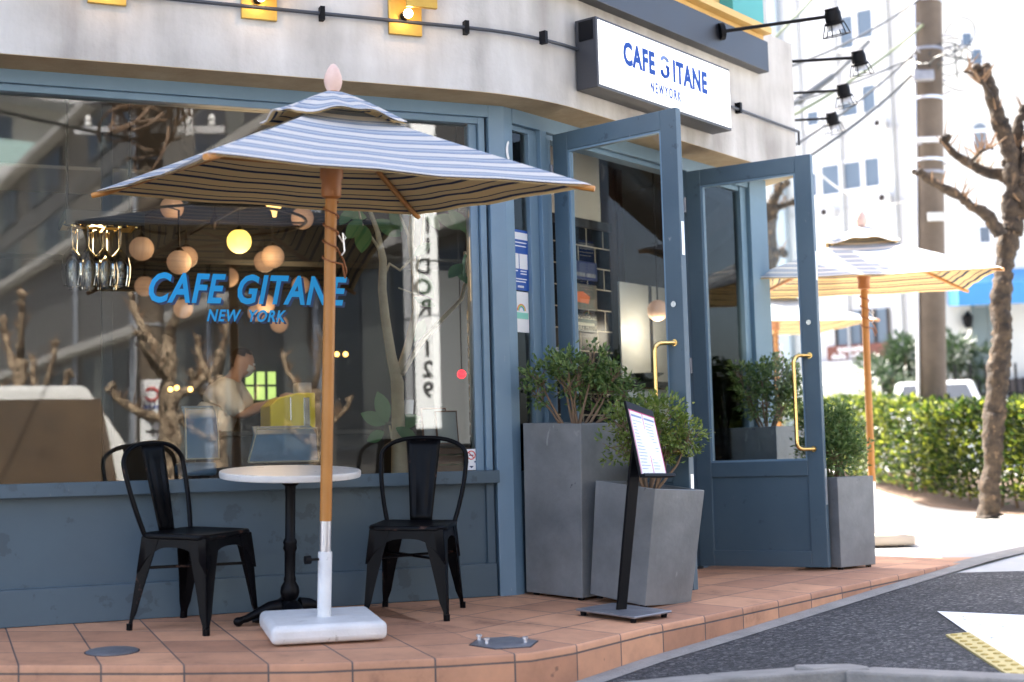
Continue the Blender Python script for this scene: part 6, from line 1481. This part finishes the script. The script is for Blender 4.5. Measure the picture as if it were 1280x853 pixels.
if (pm2.to_3x3() @ Vector((0, -1, 0))).dot(Vector((-.69, .72, 0))) < 0: pm2 = frame((mx - .13 - .12 , my + .17 - .11, 0), (.72, .69))
mb = MB(pm2); mb.box(0, .26, -.02, 0, .35, 1.75); pl = mb.build('notice_plate', WP, rt)
mb = MB(pm2); mb.tube([(.13 + .07 * math.cos(a), -.024, 1.58 + .07 * math.sin(a)) for a in [2 * PI * i / 20 * .86 + .6 for i in range(21)]], .013, 6); mb.build('red_ring', RED, pl)
mb = MB(pm2); 
for k in range(4): mb.box(.04 + k * .048, .075 + k * .048, -.0235, -.021, 1.42, 1.46)
mb.build('blue_marks', PBLU, pl)
mb = MB(pm2)
for k in range(6): mb.box(.05, .20, -.0235, -.021, 1.28 - k * .13, 1.31 - k * .13); mb.box(.11, .14, -.0245, -.0236, 1.24 - k * .13, 1.33 - k * .13)
mb.build('black_strokes', BLKP, pl)
tag(coil(Vector((mx - .25, my + .35, 4.75)), .34, 18, mat('brown_cable_sheath', (.22, .14, .09), .6), '', .017), 'tangle of black cable loops below the mirrored transformers', 'wires')
for i, (p0, p1, s_, r_, lb) in enumerate((((mx, my, 5.2), (-9, 3.5, 6.6), .7, .03, 'thick sagging cable crossing the top left of the mirrored street'), ((mx, my, 4.5), (-8, -2, 7), .5, .022, 'second sagging cable in the mirrored street, below the thick one'), ((mx, my, 5.6), (9, -16, 6.5), .6, .015, 'cable leaving the mirrored pole along the beige building'), ((mx, my, 4.0), (5.95, 1.2, 3.1), .25, .012, 'low cable from the mirrored pole to the banner'), ((mx, my, 6.3), (-6, 6, 7.5), .4, .012, 'thin high cable in the mirrored street'))):
    a, b = Vector(p0), Vector(p1); mb = MB(); mb.tube([a.lerp(b, t / 16) - Vector((0, 0, s_ * 4 * (t / 16) * (1 - t / 16))) for t in range(17)], r_, 6); tag(recentre(mb.build('overhead_cable', CAB, smooth=60), a), lb, 'cable', 'mirrored street cables')
# mirrored plane trees
def street_tree(x, y, s, seed, label):
    random.seed(seed); z = road_z(x, y); V = Vector; P = lambda a, b, c: V((x + a * s, y + b * s, z + c * s))
    def arm(a0, h, l, up, r0, r1): l *= .58; up *= .75; ca, sa = math.cos(a0), math.sin(a0); return ([P(0, 0, h), P(ca * l * .5, sa * l * .5, h + up * .25), P(ca * l, sa * l, h + up * .7), P(ca * l * 1.1, sa * l * 1.1, h + up)], r0 * s, r1 * s)
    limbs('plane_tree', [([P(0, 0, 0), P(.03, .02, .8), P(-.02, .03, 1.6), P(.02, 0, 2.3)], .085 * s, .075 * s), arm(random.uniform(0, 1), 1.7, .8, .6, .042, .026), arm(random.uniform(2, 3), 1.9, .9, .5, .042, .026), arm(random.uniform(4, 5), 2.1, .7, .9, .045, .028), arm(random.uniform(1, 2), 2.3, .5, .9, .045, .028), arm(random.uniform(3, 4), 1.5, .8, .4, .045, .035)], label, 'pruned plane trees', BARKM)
PT = 'pruned plane tree mirrored in the window '
street_tree(2.50, .10, 1.12, 3, PT + 'just right of the mirrored pole'); street_tree(3.1, -4.6, 1.25, 5, PT + 'at the far left behind the van roof'); street_tree(6.05, -2.1, .95, 9, PT + 'behind the indoor tree'); street_tree(4.1, -6.0, 1.1, 11, PT + 'lower between van and pole'); street_tree(4.0, -1.25, 1.0, 13, PT + 'behind the C of the lettering')
car(T((1.85, -2.35, road_z(1.8, -2.35))) @ RZ(R(22)), 'white van mirrored at the lower left of the shop window', mat('white_van_paint', (.75, .74, .72), .3, coat=.5), 4.2, 1.7, 2.30, True, 'parked_van', 'van')
